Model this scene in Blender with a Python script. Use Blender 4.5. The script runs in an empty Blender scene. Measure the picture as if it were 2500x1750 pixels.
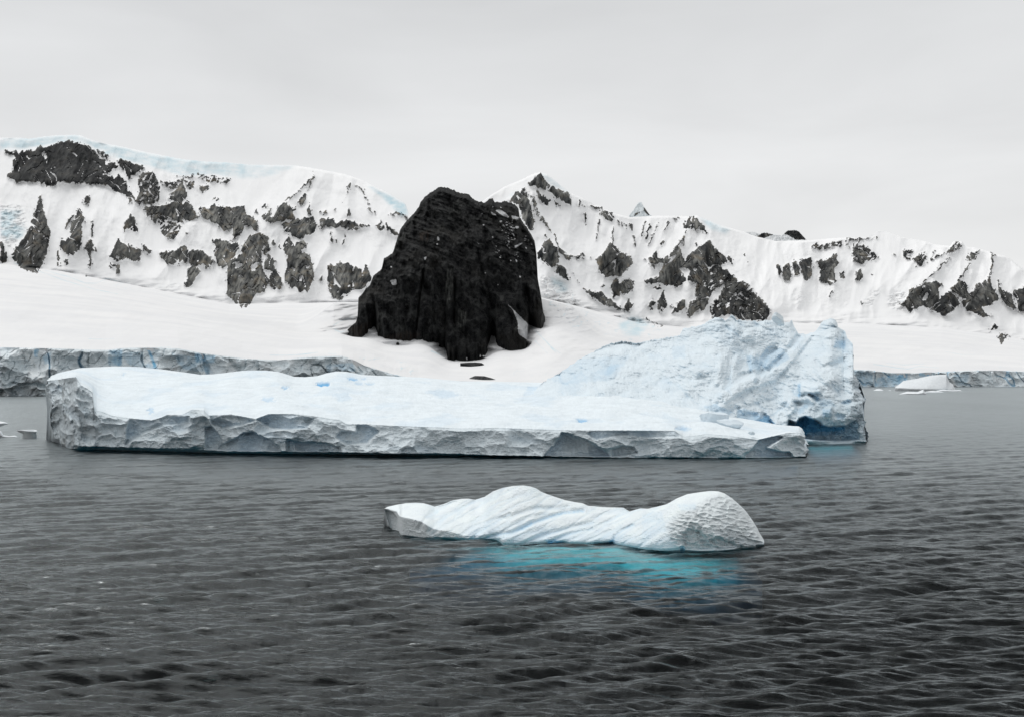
import bpy, math
import numpy as np
from mathutils import Vector
S = bpy.context.scene
COL = S.collection
F4 = np.float32

# ------------------------------------------------------------------ camera, world, sun, exposure
CAM_H = 12.0                       # metres above the water: a ship's deck
FPX = 3018.0                       # focal length in photograph pixels (2500 wide)
PITCH = math.atan(30.0 / FPX)      # horizon lies 30 px below the picture centre
cam = bpy.data.cameras.new('camera')
cam.sensor_fit = 'HORIZONTAL'; cam.sensor_width = 36.0
cam.lens = 36.0 * FPX / 2500.0
cam.clip_start = 0.5; cam.clip_end = 20000
camo = bpy.data.objects.new('camera', cam); COL.objects.link(camo)
camo.location = (0, 0, CAM_H); camo.rotation_euler = (math.radians(90) + PITCH, 0, 0)
S.camera = camo

SUN_EL, SUN_AZ = math.radians(62), math.radians(-38)      # azimuth clockwise from +Y (view direction)
sun = bpy.data.lights.new('sun', 'SUN'); sun.energy = 1.5; sun.angle = math.radians(50)
sun.color = (1.0, 0.985, 0.965)
suno = bpy.data.objects.new('sun', sun); COL.objects.link(suno)
sd = Vector((math.sin(SUN_AZ) * math.cos(SUN_EL), math.cos(SUN_AZ) * math.cos(SUN_EL), math.sin(SUN_EL)))
suno.rotation_euler = sd.to_track_quat('Z', 'Y').to_euler()
suno.location = (0, 0, 900)

W = bpy.data.worlds.new('World'); S.world = W; W.use_nodes = True
nt = W.node_tree; nt.nodes.clear()
def nn(t, ty, **kw):
    n = t.nodes.new(ty)
    for k, v in kw.items(): setattr(n, k, v)
    return n
out = nn(nt, 'ShaderNodeOutputWorld')
bg1 = nn(nt, 'ShaderNodeBackground'); bg2 = nn(nt, 'ShaderNodeBackground')
sky = nn(nt, 'ShaderNodeTexSky', sky_type='NISHITA', sun_disc=False)
sky.sun_elevation = SUN_EL; sky.sun_rotation = SUN_AZ; sky.air_density = 1.0; sky.dust_density = 2.0
nt.links.new(sky.outputs[0], bg1.inputs[0]); bg1.inputs[1].default_value = 0.10
tc = nn(nt, 'ShaderNodeTexCoord'); sep = nn(nt, 'ShaderNodeSeparateXYZ')
nt.links.new(tc.outputs['Generated'], sep.inputs[0])
mr = nn(nt, 'ShaderNodeMapRange', interpolation_type='SMOOTHSTEP')
mr.inputs['From Min'].default_value = 0.05; mr.inputs['From Max'].default_value = 0.42
nt.links.new(sep.outputs['Z'], mr.inputs['Value'])
mp = nn(nt, 'ShaderNodeMapping'); mp.inputs['Scale'].default_value = (1.6, 1.6, 7.0)
nt.links.new(tc.outputs['Generated'], mp.inputs['Vector'])
nz = nn(nt, 'ShaderNodeTexNoise'); nz.inputs['Scale'].default_value = 1.5; nz.inputs['Detail'].default_value = 5
nz.inputs['Roughness'].default_value = 0.5; nz.inputs['Distortion'].default_value = 0.4
nt.links.new(mp.outputs[0], nz.inputs['Vector'])
mix = nn(nt, 'ShaderNodeMix', data_type='RGBA')
mix.inputs[6].default_value = (0.80, 0.803, 0.805, 1); mix.inputs[7].default_value = (0.61, 0.617, 0.62, 1)
nt.links.new(mr.outputs[0], mix.inputs[0])
cr = nn(nt, 'ShaderNodeMapRange'); cr.inputs['From Min'].default_value = 0.3; cr.inputs['From Max'].default_value = 0.7
cr.inputs['To Min'].default_value = 0.90; cr.inputs['To Max'].default_value = 1.07
nt.links.new(nz.outputs[0], cr.inputs['Value'])
vm = nn(nt, 'ShaderNodeVectorMath', operation='SCALE')
nt.links.new(mix.outputs[2], vm.inputs[0]); nt.links.new(cr.outputs[0], vm.inputs['Scale'])
nt.links.new(vm.outputs[0], bg2.inputs[0]); bg2.inputs[1].default_value = 1.0
ms = nn(nt, 'ShaderNodeMixShader'); ms.inputs[0].default_value = 0.95     # cloud cover over the blue sky
nt.links.new(bg1.outputs[0], ms.inputs[1]); nt.links.new(bg2.outputs[0], ms.inputs[2])
nt.links.new(ms.outputs[0], out.inputs[0])

S.view_settings.view_transform = 'Standard'; S.view_settings.look = 'None'
S.view_settings.exposure = 0.10; S.view_settings.gamma = 1.0
S.view_settings.use_curve_mapping = False
S.render.engine = 'CYCLES'
S.cycles.max_bounces = 8; S.cycles.diffuse_bounces = 3; S.cycles.glossy_bounces = 3
S.cycles.transparent_max_bounces = 12; S.cycles.volume_bounces = 0
S.cycles.use_denoising = True
S.cycles.caustics_reflective = False; S.cycles.caustics_refractive = False

# ------------------------------------------------------------------ projection helpers
sp, cp = math.sin(PITCH), math.cos(PITCH)
def tel(y):                                   # tangent of elevation of photograph row y
    v = (875.0 - np.asarray(y, float)) / FPX
    return (sp + cp * v) / (cp - sp * v)
def zpx(y, D): return CAM_H + tel(y) * D      # height of what is seen in row y at distance D
def rowpx(z, D):                              # inverse of zpx
    t = (z - CAM_H) / D
    return 875.0 - FPX * (t * cp - sp) / (cp + t * sp)
def pts(x, D, z):                             # world points for photograph columns x
    x, D, z = np.broadcast_arrays(np.asarray(x, float), D, z)
    t = (z - CAM_H) / D
    v = (t * cp - sp) / (cp + t * sp)
    X = (x - 1250.0) / FPX * D / (cp - sp * v)
    return np.stack([X, D, z], -1)
def dwater(y): return -CAM_H / tel(y)         # distance of the water seen in row y
def L(pl):                                    # polyline y(x) as a function
    a = np.array(pl, float)
    return lambda x: np.interp(x, a[:, 0], a[:, 1])
def R(ox, oy, s, pl): return [(ox + px / s, oy + py / s) for px, py in pl]
def smooth1(a, n):
    k = np.hanning(2 * n + 3); k /= k.sum()
    return np.convolve(np.pad(a, n + 1, 'edge'), k, 'valid')
def sstep(a, b, x):
    t = np.clip((x - a) / (b - a), 0, 1); return t * t * (3 - 2 * t)

# ------------------------------------------------------------------ noise
_rng = np.random.RandomState(7)
PERM = np.concatenate([_rng.permutation(256)] * 3).astype(np.int32)
_g = _rng.normal(size=(256, 3)); _g /= np.linalg.norm(_g, axis=1)[:, None]; GR = _g.astype(F4)
_a = _rng.rand(256) * 2 * np.pi; GR2 = np.stack([np.cos(_a), np.sin(_a)], 1).astype(F4)
def pn3(x, y, z):
    xi, yi, zi = np.floor(x), np.floor(y), np.floor(z)
    fx, fy, fz = (x - xi).astype(F4), (y - yi).astype(F4), (z - zi).astype(F4)
    xi, yi, zi = xi.astype(np.int64) & 255, yi.astype(np.int64) & 255, zi.astype(np.int64) & 255
    u, v, w = [f * f * f * (f * (f * 6 - 15) + 10) for f in (fx, fy, fz)]
    r = 0
    for i in (0, 1):
        a = PERM[xi + i]; wu = u if i else 1 - u
        for j in (0, 1):
            b = PERM[a + yi + j]; wv = v if j else 1 - v
            for k in (0, 1):
                g = GR[PERM[b + zi + k] & 255]; ww = w if k else 1 - w
                r = r + wu * wv * ww * (g[..., 0] * (fx - i) + g[..., 1] * (fy - j) + g[..., 2] * (fz - k))
    return r * 1.6
def pn2(x, y, seed=0):
    x = x + seed * 17.31; y = y + seed * 9.73
    xi, yi = np.floor(x), np.floor(y)
    fx, fy = (x - xi).astype(F4), (y - yi).astype(F4)
    xi, yi = xi.astype(np.int64) & 255, yi.astype(np.int64) & 255
    u, v = [f * f * f * (f * (f * 6 - 15) + 10) for f in (fx, fy)]
    r = 0
    for i in (0, 1):
        a = PERM[xi + i + 0]; wu = u if i else 1 - u
        for j in (0, 1):
            g = GR2[PERM[a + yi + j] & 255]; wv = v if j else 1 - v
            r = r + wu * wv * (g[..., 0] * (fx - i) + g[..., 1] * (fy - j))
    return r * 1.5
def fbm3(x, y, z, o=4, g=0.5, ridge=False, billow=False):
    r = 0; a = 1.0; s = 1.0; tot = 0
    for i in range(o):
        n = pn3(x * s + i * 13.7, y * s + i * 5.1, z * s)
        if ridge: n = 1 - 2 * np.abs(n)
        if billow: n = 2 * np.abs(n) - 0.5
        r = r + a * n; tot += a; a *= g; s *= 2.03
    return r / tot
def fbm2(x, y, o=4, g=0.5, seed=0, ridge=False):
    r = 0; a = 1.0; s = 1.0; tot = 0
    for i in range(o):
        n = pn2(x * s, y * s, seed + i * 3 + 1)
        if ridge: n = 1 - 2 * np.abs(n)
        r = r + a * n; tot += a; a *= g; s *= 2.03
    return r / tot
H1 = _rng.rand(256).astype(F4); H2 = _rng.rand(256).astype(F4); H3 = _rng.rand(256).astype(F4)
def scoop(x, y, seed=0, off=0.5):
    """conchoidal fracture: concave bowls that meet in sharp crests. 0 in a bowl, up to 1 at a crest; and a random number per bowl"""
    xi, yi = np.floor(x), np.floor(y)
    best = np.full(np.shape(x), 1e9, F4); idr = np.zeros(np.shape(x), F4)
    for i in (-1, 0, 1):
        for j in (-1, 0, 1):
            h = PERM[(PERM[(xi + i).astype(np.int64) & 255] + (yi + j).astype(np.int64) + seed * 37) & 255]
            dx = xi + i + 0.15 + 0.7 * H1[h] - x; dy = yi + j + 0.15 + 0.7 * H2[h] - y
            d = (dx * dx + dy * dy + off * H3[h]).astype(F4)
            m = d < best
            best = np.where(m, d, best); idr = np.where(m, H3[(h * 7 + 3) & 255], idr)
    return best, idr

# ------------------------------------------------------------------ masks traced in photograph pixels
class Mask:
    def __init__(s, x0, y0, x1, y1): s.x0, s.y0 = x0, y0; s.a = np.zeros((y1 - y0, x1 - x0), F4)
    def poly(s, pl, val=1.0, mode='max'):
        p = np.array(pl, float); p[:, 0] -= s.x0; p[:, 1] -= s.y0
        h, w = s.a.shape
        ax, bx = int(max(0, p[:, 0].min() - 1)), int(min(w, p[:, 0].max() + 2))
        ay, by = int(max(0, p[:, 1].min() - 1)), int(min(h, p[:, 1].max() + 2))
        if bx <= ax or by <= ay: return
        ss = 2
        X, Y = np.meshgrid((np.arange((bx - ax) * ss) + .5) / ss + ax, (np.arange((by - ay) * ss) + .5) / ss + ay)
        ins = np.zeros(X.shape, bool); n = len(p)
        for i in range(n):
            (xa, ya), (xb, yb) = p[i], p[(i + 1) % n]
            if ya == yb: continue
            ins ^= ((ya > Y) != (yb > Y)) & (X < (xb - xa) * (Y - ya) / (yb - ya) + xa)
        c = ins.reshape(by - ay, ss, bx - ax, ss).mean((1, 3)).astype(F4)
        t = s.a[ay:by, ax:bx]
        if mode == 'max': t[:] = np.maximum(t, c * val)
        elif mode == 'set': t[:] = t * (1 - c) + val * c
        elif mode == 'add': t[:] = t + c * val
    def line(s, pl, w0, w1=None, val=1.0, mode='max'):
        w1 = w0 if w1 is None else w1
        p = np.array(pl, float); d = np.diff(p, axis=0); n = []
        for i in range(len(p)):
            e = d[min(i, len(d) - 1)] + d[max(i - 1, 0)]; e = e / (np.linalg.norm(e) + 1e-9); n.append((-e[1], e[0]))
        n = np.array(n); w = np.linspace(w0, w1, len(p))[:, None] / 2
        s.poly(np.concatenate([p + n * w, (p - n * w)[::-1]]), val, mode)
    def blur(s, r):
        if r > 0:
            k = np.hanning(2 * r + 3)[1:-1]; k /= k.sum()
            s.a = np.apply_along_axis(lambda v: np.convolve(v, k, 'same'), 0, s.a)
            s.a = np.apply_along_axis(lambda v: np.convolve(v, k, 'same'), 1, s.a).astype(F4)
        return s
    def copy(s):
        m = Mask(0, 0, 1, 1); m.x0, m.y0, m.a = s.x0, s.y0, s.a.copy(); return m
    def at(s, x, y):
        h, w = s.a.shape
        X = np.clip(x - s.x0 - .5, 0, w - 1.001); Y = np.clip(y - s.y0 - .5, 0, h - 1.001)
        xi, yi = X.astype(int), Y.astype(int); fx, fy = X - xi, Y - yi
        a = s.a
        v = (a[yi, xi] * (1 - fx) + a[yi, xi + 1] * fx) * (1 - fy) + (a[yi + 1, xi] * (1 - fx) + a[yi + 1, xi + 1] * fx) * fy
        ok = (x > s.x0) & (x < s.x0 + w) & (y > s.y0) & (y < s.y0 + h)
        return v * ok

# ------------------------------------------------------------------ meshes
def tag(o, label=None, cat=None, group=None, kind=None):
    if label: o['label'] = label
    if cat: o['category'] = cat
    if group: o['group'] = group
    if kind: o['kind'] = kind
    return o
def normals(P):
    du = np.empty_like(P); dv = np.empty_like(P)
    du[:, 1:-1] = P[:, 2:] - P[:, :-2]; du[:, 0] = P[:, 1] - P[:, 0]; du[:, -1] = P[:, -1] - P[:, -2]
    dv[1:-1] = P[2:] - P[:-2]; dv[0] = P[1] - P[0]; dv[-1] = P[-1] - P[-2]
    n = np.cross(du, dv); return n / (np.linalg.norm(n, axis=-1, keepdims=True) + 1e-12)
def mesh_obj(name, V, Fq, mat, attrs=None, loc=(0, 0, 0), parent=None, nrm=None, smooth=True):
    me = bpy.data.meshes.new(name)
    V = np.asarray(V, F4) - np.array(loc, F4)
    me.vertices.add(len(V)); me.vertices.foreach_set('co', V.ravel())
    Fq = np.asarray(Fq, np.int32)
    me.loops.add(Fq.size); me.loops.foreach_set('vertex_index', Fq.ravel())
    me.polygons.add(len(Fq)); me.polygons.foreach_set('loop_start', np.arange(0, Fq.size, Fq.shape[1], dtype=np.int32))
    me.update(calc_edges=True)
    me.polygons.foreach_set('use_smooth', np.full(len(Fq), smooth))
    for k, v in (attrs or {}).items():
        a = me.attributes.new(k, 'FLOAT', 'POINT'); a.data.foreach_set('value', np.ascontiguousarray(v, F4).ravel())
    if nrm is not None: me.normals_split_custom_set_from_vertices(nrm.reshape(-1, 3).tolist())
    me.materials.append(mat)
    o = bpy.data.objects.new(name, me); COL.objects.link(o)
    if parent is not None:
        o.parent = parent; o.location = tuple(np.array(loc) - np.array(parent.location))
    else: o.location = loc
    return o
def grid_faces(nv, nu, wrap=False):
    i = np.arange(nv - 1)[:, None] * nu; j = np.arange(nu if wrap else nu - 1)[None, :]; jn = (j + 1) % nu
    return np.stack([i + j, i + jn, i + nu + jn, i + nu + j], -1).reshape(-1, 4)
def grid_obj(name, P, mat, attrs=None, **kw):
    nv, nu = P.shape[:2]
    return mesh_obj(name, P.reshape(-1, 3), grid_faces(nv, nu), mat, attrs, **kw)

# ------------------------------------------------------------------ materials
def mat_new(name):
    m = bpy.data.materials.new(name); m.use_nodes = True; t = m.node_tree; t.nodes.clear()
    return m, t, nn(t, 'ShaderNodeOutputMaterial')
def attr(t, n): return nn(t, 'ShaderNodeAttribute', attribute_name=n).outputs['Fac']
def noise(t, scale, detail=4, rough=0.55, vec=None, dist=0.0):
    n = nn(t, 'ShaderNodeTexNoise'); n.inputs['Scale'].default_value = scale; n.inputs['Detail'].default_value = detail
    n.inputs['Roughness'].default_value = rough; n.inputs['Distortion'].default_value = dist
    if vec is None: vec = nn(t, 'ShaderNodeTexCoord').outputs['Object']
    t.links.new(vec, n.inputs['Vector']); return n.outputs[0]
def mixc(t, f, a, b):
    m = nn(t, 'ShaderNodeMix', data_type='RGBA')
    for s, v in ((0, f), (6, a), (7, b)):
        if isinstance(v, (int, float)): m.inputs[s].default_value = v
        elif isinstance(v, tuple): m.inputs[s].default_value = v + (1,)
        else: t.links.new(v, m.inputs[s])
    return m.outputs[2]
def maprange(t, v, a, b, c=0.0, d=1.0, smooth=False):
    m = nn(t, 'ShaderNodeMapRange', interpolation_type='SMOOTHSTEP' if smooth else 'LINEAR')
    for k, q in zip(('From Min', 'From Max', 'To Min', 'To Max'), (a, b, c, d)): m.inputs[k].default_value = q
    t.links.new(v, m.inputs['Value']); return m.outputs[0]
def math2(t, op, a, b):
    m = nn(t, 'ShaderNodeMath', operation=op)
    for i, v in enumerate((a, b)):
        if isinstance(v, (int, float)): m.inputs[i].default_value = v
        else: t.links.new(v, m.inputs[i])
    return m.outputs[0]
def scaled(t, s):
    m = nn(t, 'ShaderNodeMapping'); m.inputs['Scale'].default_value = s
    t.links.new(nn(t, 'ShaderNodeTexCoord').outputs['Object'], m.inputs['Vector']); return m.outputs[0]
def bump(t, h, dist, strength=1.0, normal=None):
    b = nn(t, 'ShaderNodeBump'); b.inputs['Distance'].default_value = dist; b.inputs['Strength'].default_value = strength
    t.links.new(h, b.inputs['Height'])
    if normal is not None: t.links.new(normal, b.inputs['Normal'])
    return b.outputs[0]
def principled(t, out, col, rough, normal=None, spec=0.3):
    p = nn(t, 'ShaderNodeBsdfPrincipled')
    if isinstance(col, tuple): p.inputs['Base Color'].default_value = col + (1,)
    else: t.links.new(col, p.inputs['Base Color'])
    if isinstance(rough, (int, float)): p.inputs['Roughness'].default_value = rough
    else: t.links.new(rough, p.inputs['Roughness'])
    p.inputs['Specular IOR Level'].default_value = spec
    if normal is not None: t.links.new(normal, p.inputs['Normal'])
    t.links.new(p.outputs[0], out.inputs[0]); return p

def ice_material(name, top, cliff, blue, bs=1.0, bd=0.05):
    """snow crust ('cliff' 0) and bare glacier ice ('cliff' 1), veined with blue ice ('blue')"""
    m, t, o = mat_new(name)
    n1 = noise(t, 0.35 * bs, 5); n2 = noise(t, 3.0 * bs, 4)
    c_top = mixc(t, maprange(t, n1, .35, .65), tuple(v * .95 for v in top), tuple(min(.93, v * 1.04) for v in top))
    c_cl = mixc(t, maprange(t, n2, .3, .7), tuple(v * .86 for v in cliff), tuple(min(.9, v * 1.08) for v in cliff))
    c = mixc(t, attr(t, 'cliff'), c_top, c_cl)
    c = mixc(t, attr(t, 'blue'), c, blue)
    c = mixc(t, attr(t, 'dirt'), c, (.17, .18, .175))
    n = bump(t, noise(t, 1.6 * bs, 6, .6), bd * 2.2)
    n = bump(t, noise(t, 9.0 * bs, 4, .6), bd * .45, 1.0, n)
    principled(t, o, c, .62, n, .25); return m
M_SHELF = ice_material('shelf_ice', (.765, .835, .875), (.65, .725, .765), (.13, .42, .72))
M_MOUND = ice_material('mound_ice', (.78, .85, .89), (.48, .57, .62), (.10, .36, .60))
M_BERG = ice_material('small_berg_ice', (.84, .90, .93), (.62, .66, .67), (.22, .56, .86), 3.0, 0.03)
M_CLIFF = ice_material('glacier_ice', (.84, .88, .90), (.71, .785, .82), (.16, .45, .68), .35, .2)
M_FLOE = ice_material('floe_ice', (.80, .83, .85), (.50, .53, .54), (.2, .5, .7), 2.0, .02)

def foot_material():
    m, t, o = mat_new('submerged_ice')
    principled(t, o, mixc(t, noise(t, .5, 4), (.74, .88, .92), (.90, .95, .96)), .8, bump(t, noise(t, 1.2, 4), .2)); return m
M_FOOT = foot_material()

def terrain_material(name='mountain_snow_and_rock'):
    m, t, o = mat_new(name)
    rock = attr(t, 'rock'); blue = attr(t, 'blue'); tone = attr(t, 'tone')
    ns = noise(t, .012, 5)
    snow = mixc(t, maprange(t, ns, .35, .65), (.745, .75, .76), (.81, .81, .81))
    snow = mixc(t, attr(t, 'wall_lit'), snow, (.91, .912, .915))  # steep walls painted brighter, as though more daylight reached them
    snow = mixc(t, blue, snow, (.50, .67, .74))
    st = noise(t, .20, 6, .65, scaled(t, (1.0, .2, .16)))       # steep strata
    st2 = noise(t, .045, 5, .6)
    st3 = noise(t, .045, 3, .5, scaled(t, (1.0, .4, .35)))
    rk = mixc(t, maprange(t, st, .38, .62), (.042, .045, .048), (.225, .225, .215))
    rk = mixc(t, math2(t, 'MULTIPLY', maprange(t, st2, .52, .68), .6), rk, (.24, .20, .15))
    dk = mixc(t, maprange(t, st, .3, .7), (.008, .010, .013), (.036, .038, .040))
    rk = mixc(t, tone, rk, dk)
    dim = mixc(t, maprange(t, st3, .40, .60), (.30, .32, .34), (1.25, 1.24, 1.2)); mm_ = nn(t, 'ShaderNodeMix', data_type='RGBA', blend_type='MULTIPLY'); mm_.inputs[0].default_value = 1.0; t.links.new(rk, mm_.inputs[6]); t.links.new(dim, mm_.inputs[7]); rk = mm_.outputs[2]  # lit and shaded rock facets painted in as mottled tone
    fr = noise(t, .10, 6, .75)
    f = math2(t, 'ADD', rock, math2(t, 'MULTIPLY', math2(t, 'SUBTRACT', fr, .5), .8))
    f = maprange(t, f, .46, .56)
    c = mixc(t, f, snow, rk)
    n = bump(t, noise(t, .03, 5, .5), .9)
    n = bump(t, math2(t, 'MULTIPLY', st, f), 4.0, .8, n)
    principled(t, o, c, .8, n, .15); return m
M_TERR = terrain_material()

def crag_material():
    m, t, o = mat_new('black_crag_rock')
    sc = noise(t, .11, 8, .72, scaled(t, (1.0, 1.0, .55)), .8)
    fine = noise(t, .35, 7, .75, scaled(t, (.6, 1.0, .8)), 1.2)
    c = mixc(t, maprange(t, sc, .44, .62), (.0035, .0045, .0060), (.046, .048, .048))
    c = mixc(t, math2(t, 'MULTIPLY', maprange(t, fine, .54, .66), .75), c, (.085, .086, .080))
    c = mixc(t, math2(t, 'MULTIPLY', maprange(t, noise(t, .022, 4, .6), .52, .62), .5), c, (.050, .048, .043))
    c = mixc(t, attr(t, 'pale'), c, (.14, .145, .135))
    c = mixc(t, attr(t, 'brown'), c, (.060, .040, .028))
    f = math2(t, 'ADD', attr(t, 'snow'), math2(t, 'MULTIPLY', math2(t, 'SUBTRACT', noise(t, .25, 4, .7), .5), .7))
    c = mixc(t, maprange(t, f, .45, .55), c, (.84, .85, .86))
    n = bump(t, sc, 9.0); n = bump(t, fine, 3.0, 1.0, n)
    principled(t, o, c, .75, n, .2); return m
M_CRAG = crag_material()

def water_material():
    m, t, o = mat_new('sea_water')
    oc = nn(t, 'ShaderNodeTexCoord').outputs['Object']
    r1 = noise(t, 2.4, 4, .6, scaled(t, (.38, 1.4, 1)))
    r2 = noise(t, 8.5, 3, .6, scaled(t, (.5, 1.4, 1)))
    ch = attr(t, 'chop')
    n = bump(t, math2(t, 'MULTIPLY', r1, ch), .07); n = bump(t, math2(t, 'MULTIPLY', r2, ch), .026, 1.0, n)
    rough = maprange(t, noise(t, .02, 3), .3, .7, .275, .29)
    gl = nn(t, 'ShaderNodeBsdfGlossy'); gl.inputs['Color'].default_value = (.575, .62, .635, 1)
    t.links.new(rough, gl.inputs['Roughness']); t.links.new(n, gl.inputs['Normal'])
    tr = nn(t, 'ShaderNodeBsdfTransparent')
    df = nn(t, 'ShaderNodeBsdfDiffuse'); df.inputs['Color'].default_value = (.010, .013, .014, 1)
    under = nn(t, 'ShaderNodeMixShader'); under.inputs[0].default_value = .05
    t.links.new(tr.outputs[0], under.inputs[1]); t.links.new(df.outputs[0], under.inputs[2])
    fr = nn(t, 'ShaderNodeFresnel'); fr.inputs['IOR'].default_value = 1.333; t.links.new(n, fr.inputs['Normal'])
    mx = nn(t, 'ShaderNodeMixShader'); t.links.new(fr.outputs[0], mx.inputs[0])
    t.links.new(under.outputs[0], mx.inputs[1]); t.links.new(gl.outputs[0], mx.inputs[2])
    t.links.new(mx.outputs[0], o.inputs['Surface'])
    va = nn(t, 'ShaderNodeVolumeAbsorption'); va.inputs['Color'].default_value = (.0, .757, .822, 1)
    va.inputs['Density'].default_value = .70
    t.links.new(va.outputs[0], o.inputs['Volume']); return m
M_WATER = water_material()

# ------------------------------------------------------------------ water: a closed body with real waves
def wave_tile(N, size, seed, lam_lo, lam_hi, wind, spread, slope):
    r = np.random.RandomState(seed)
    k = np.fft.fftfreq(N, size / N) * 2 * np.pi
    KX, KY = np.meshgrid(k, k); K = np.hypot(KX, KY) + 1e-9
    lam = 2 * np.pi / K; ang = np.arctan2(KY, KX)
    amp = K ** -2.0 * ((lam > lam_lo * .6)) * np.exp(-(lam / lam_hi) ** 2) * np.exp(-(lam_lo / lam) ** 2 * .6)
    amp = amp * (.055 + np.abs(np.cos(ang - wind)) ** spread)
    amp[0, 0] = 0
    h = np.fft.ifft2((r.normal(size=(N, N)) + 1j * r.normal(size=(N, N))) * amp).real
    gx = np.diff(h, axis=1) / (size / N)
    return (h * slope / gx.std()).astype(F4), size
def samp(tile, x, y):
    h, size = tile; N = h.shape[0]
    X = x / size * N; Y = y / size * N
    xi, yi = np.floor(X).astype(np.int64), np.floor(Y).astype(np.int64); fx, fy = X - xi, Y - yi
    a, b, c, d = xi % N, (xi + 1) % N, yi % N, (yi + 1) % N
    return (h[c, a] * (1 - fx) + h[c, b] * fx) * (1 - fy) + (h[d, a] * (1 - fx) + h[d, b] * fx) * fy
def build_water():
    y = [-60, -30, 0, 15, 26, 33]
    D = 38.0
    while D < 7000:
        y.append(D); D += max(.10, D * D / (12 * FPX) * 1.5)
    y = np.array(y + [7000.])
    s = np.concatenate([np.linspace(-1.4, -.47, 60), np.linspace(-.46, .46, 1400), np.linspace(.47, 1.4, 60)])
    Y = np.repeat(y[:, None], len(s), 1); X = s[None, :] * np.maximum(Y, 30)
    t1 = wave_tile(1024, 61.0, 3, .20, 1.2, math.radians(86), 20.0, .108)
    t2 = wave_tile(512, 97.0, 5, 1.0, 5.0, math.radians(96), 14.0, .046)
    ca, sa = math.cos(.31), math.sin(.31)
    patch = .85 + .7 * fbm2(X / 42, Y / 75, 3, .5, 11)              # gusts: calmer and rougher water
    h = samp(t1, X, Y) * np.clip(patch, .8, 1.25) + samp(t2, X * ca + Y * sa, Y * ca - X * sa)
    c2, s2 = math.cos(-.12), math.sin(-.12)
    h += .28 * samp(t1, X * c2 + Y * s2 + 20, Y * c2 - X * s2) * np.clip(patch, .3, 1.4)
    chop = np.clip(patch, .3, 1.5) * np.clip(1.15 - (Y - 45) / 190, .40, 1.15)
    fade = np.clip(1.12 - (Y - 45) / 260, .30, 1.12) * (Y > 0)     # the sheltered water under the ice cliffs is calmer
    P = np.stack([X, Y, h * fade], -1)
    nv, nu = Y.shape
    V = P.reshape(-1, 3); Fq = grid_faces(nv, nu)
    # rim: straight down to the bottom of the body of water, and a bottom sheet
    ring = np.concatenate([np.arange(nu), np.arange(1, nv) * nu + nu - 1, (nv - 1) * nu + np.arange(nu - 2, -1, -1), np.arange(nv - 2, 0, -1) * nu])
    low = V[ring].copy(); low[:, 2] = -60; n0 = len(V); m = len(ring)
    ctr = np.array([[0, 1500., -60.]])
    V = np.concatenate([V, low, ctr])
    i = np.arange(m); j = (i + 1) % m
    side = np.stack([ring[j], ring[i], n0 + i, n0 + j], -1)
    me_f = np.concatenate([Fq, side])
    o = mesh_obj('water', V, me_f, M_WATER, {'chop': np.concatenate([chop.ravel(), np.full(m + 1, .3)])})
    import bmesh
    bm = bmesh.new(); bm.from_mesh(o.data); bm.verts.ensure_lookup_table()
    c = bm.verts[n0 + m]
    for a in range(m): bm.faces.new((bm.verts[n0 + a], c, bm.verts[n0 + (a + 1) % m])) if False else bm.faces.new((bm.verts[n0 + (a + 1) % m], bm.verts[n0 + a], c))
    bm.to_mesh(o.data); bm.free()
    tag(o, 'dark grey rippled sea', None, None, 'structure')
build_water()

m, t, o_ = mat_new('sea_bed'); principled(t, o_, mixc(t, noise(t, .02, 3), (.006, .009, .010), (.012, .016, .017)), .9); M_BED = m
bed = np.array([[-9000, -200, -58], [9000, -200, -58], [9000, 6900, -58], [-9000, 6900, -58]], float)
tag(mesh_obj('sea_bed', bed, [[0, 1, 2, 3]], M_BED), 'dark sea floor under the water', None, None, 'structure')

# ------------------------------------------------------------------ mountains and snowfield
R1 = lambda pl: R(0, 300, 3.827, pl)
R2 = lambda pl: R(500, 300, 3.827, pl)
R3 = lambda pl: R(800, 420, 3.09, pl)
R4 = lambda pl: R(1200, 400, 3.827, pl)
R5 = lambda pl: R(1700, 500, 2.87, pl)
R6 = lambda pl: R(0, 820, 2.87, pl)
R7 = lambda pl: R(700, 820, 3.28, pl)
skyline = [(-500, 360), (0, 337), (52, 337), (70, 340), (105, 334), (141, 331), (183, 330), (199, 332), (235, 346), (261, 352), (300, 359), (340, 368),
 (376, 376), (444, 389), (496, 395), (552, 397), (610, 403), (709, 404), (730, 406), (761, 411), (800, 418), (840, 425), (879, 438), (902, 449),
 (944, 470), (986, 495), (991, 501), (998, 522), (1040, 560), (1100, 560), (1160, 505), (1200, 476), (1234, 455), (1273, 439), (1305, 423.5),
 (1318, 421), (1336, 426), (1357, 443), (1370, 455), (1396, 473), (1422, 484), (1448, 497), (1474, 507), (1495, 519), (1514, 525), (1540, 531),
 (1592, 528), (1618, 527.5), (1683, 528.5), (1702, 527), (1723, 536), (1762, 551.5), (1800, 562), (1815, 566), (1846, 578), (1895, 589),
 (1979, 587), (2048, 581), (2118, 579), (2146, 563.5), (2153, 563), (2170, 568), (2205, 580), (2257, 589), (2285, 597.5), (2320, 601),
 (2327, 590), (2350, 590.5), (2355, 601), (2383, 606), (2418, 615), (2435, 622), (2460, 627), (2480, 643), (2500, 658), (2640, 700), (3000, 740)]
foot = [(-500, 600), (0, 645), (150, 662), (320, 695), (560, 742), (850, 738), (950, 742), (1300, 722), (1420, 750), (1560, 788), (1700, 802),
 (1900, 790), (2100, 790), (2300, 800), (2500, 830), (3000, 850)]
mid = [(-500, 700), (0, 716), (300, 745), (600, 790), (760, 812), (850, 812)]
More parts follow.
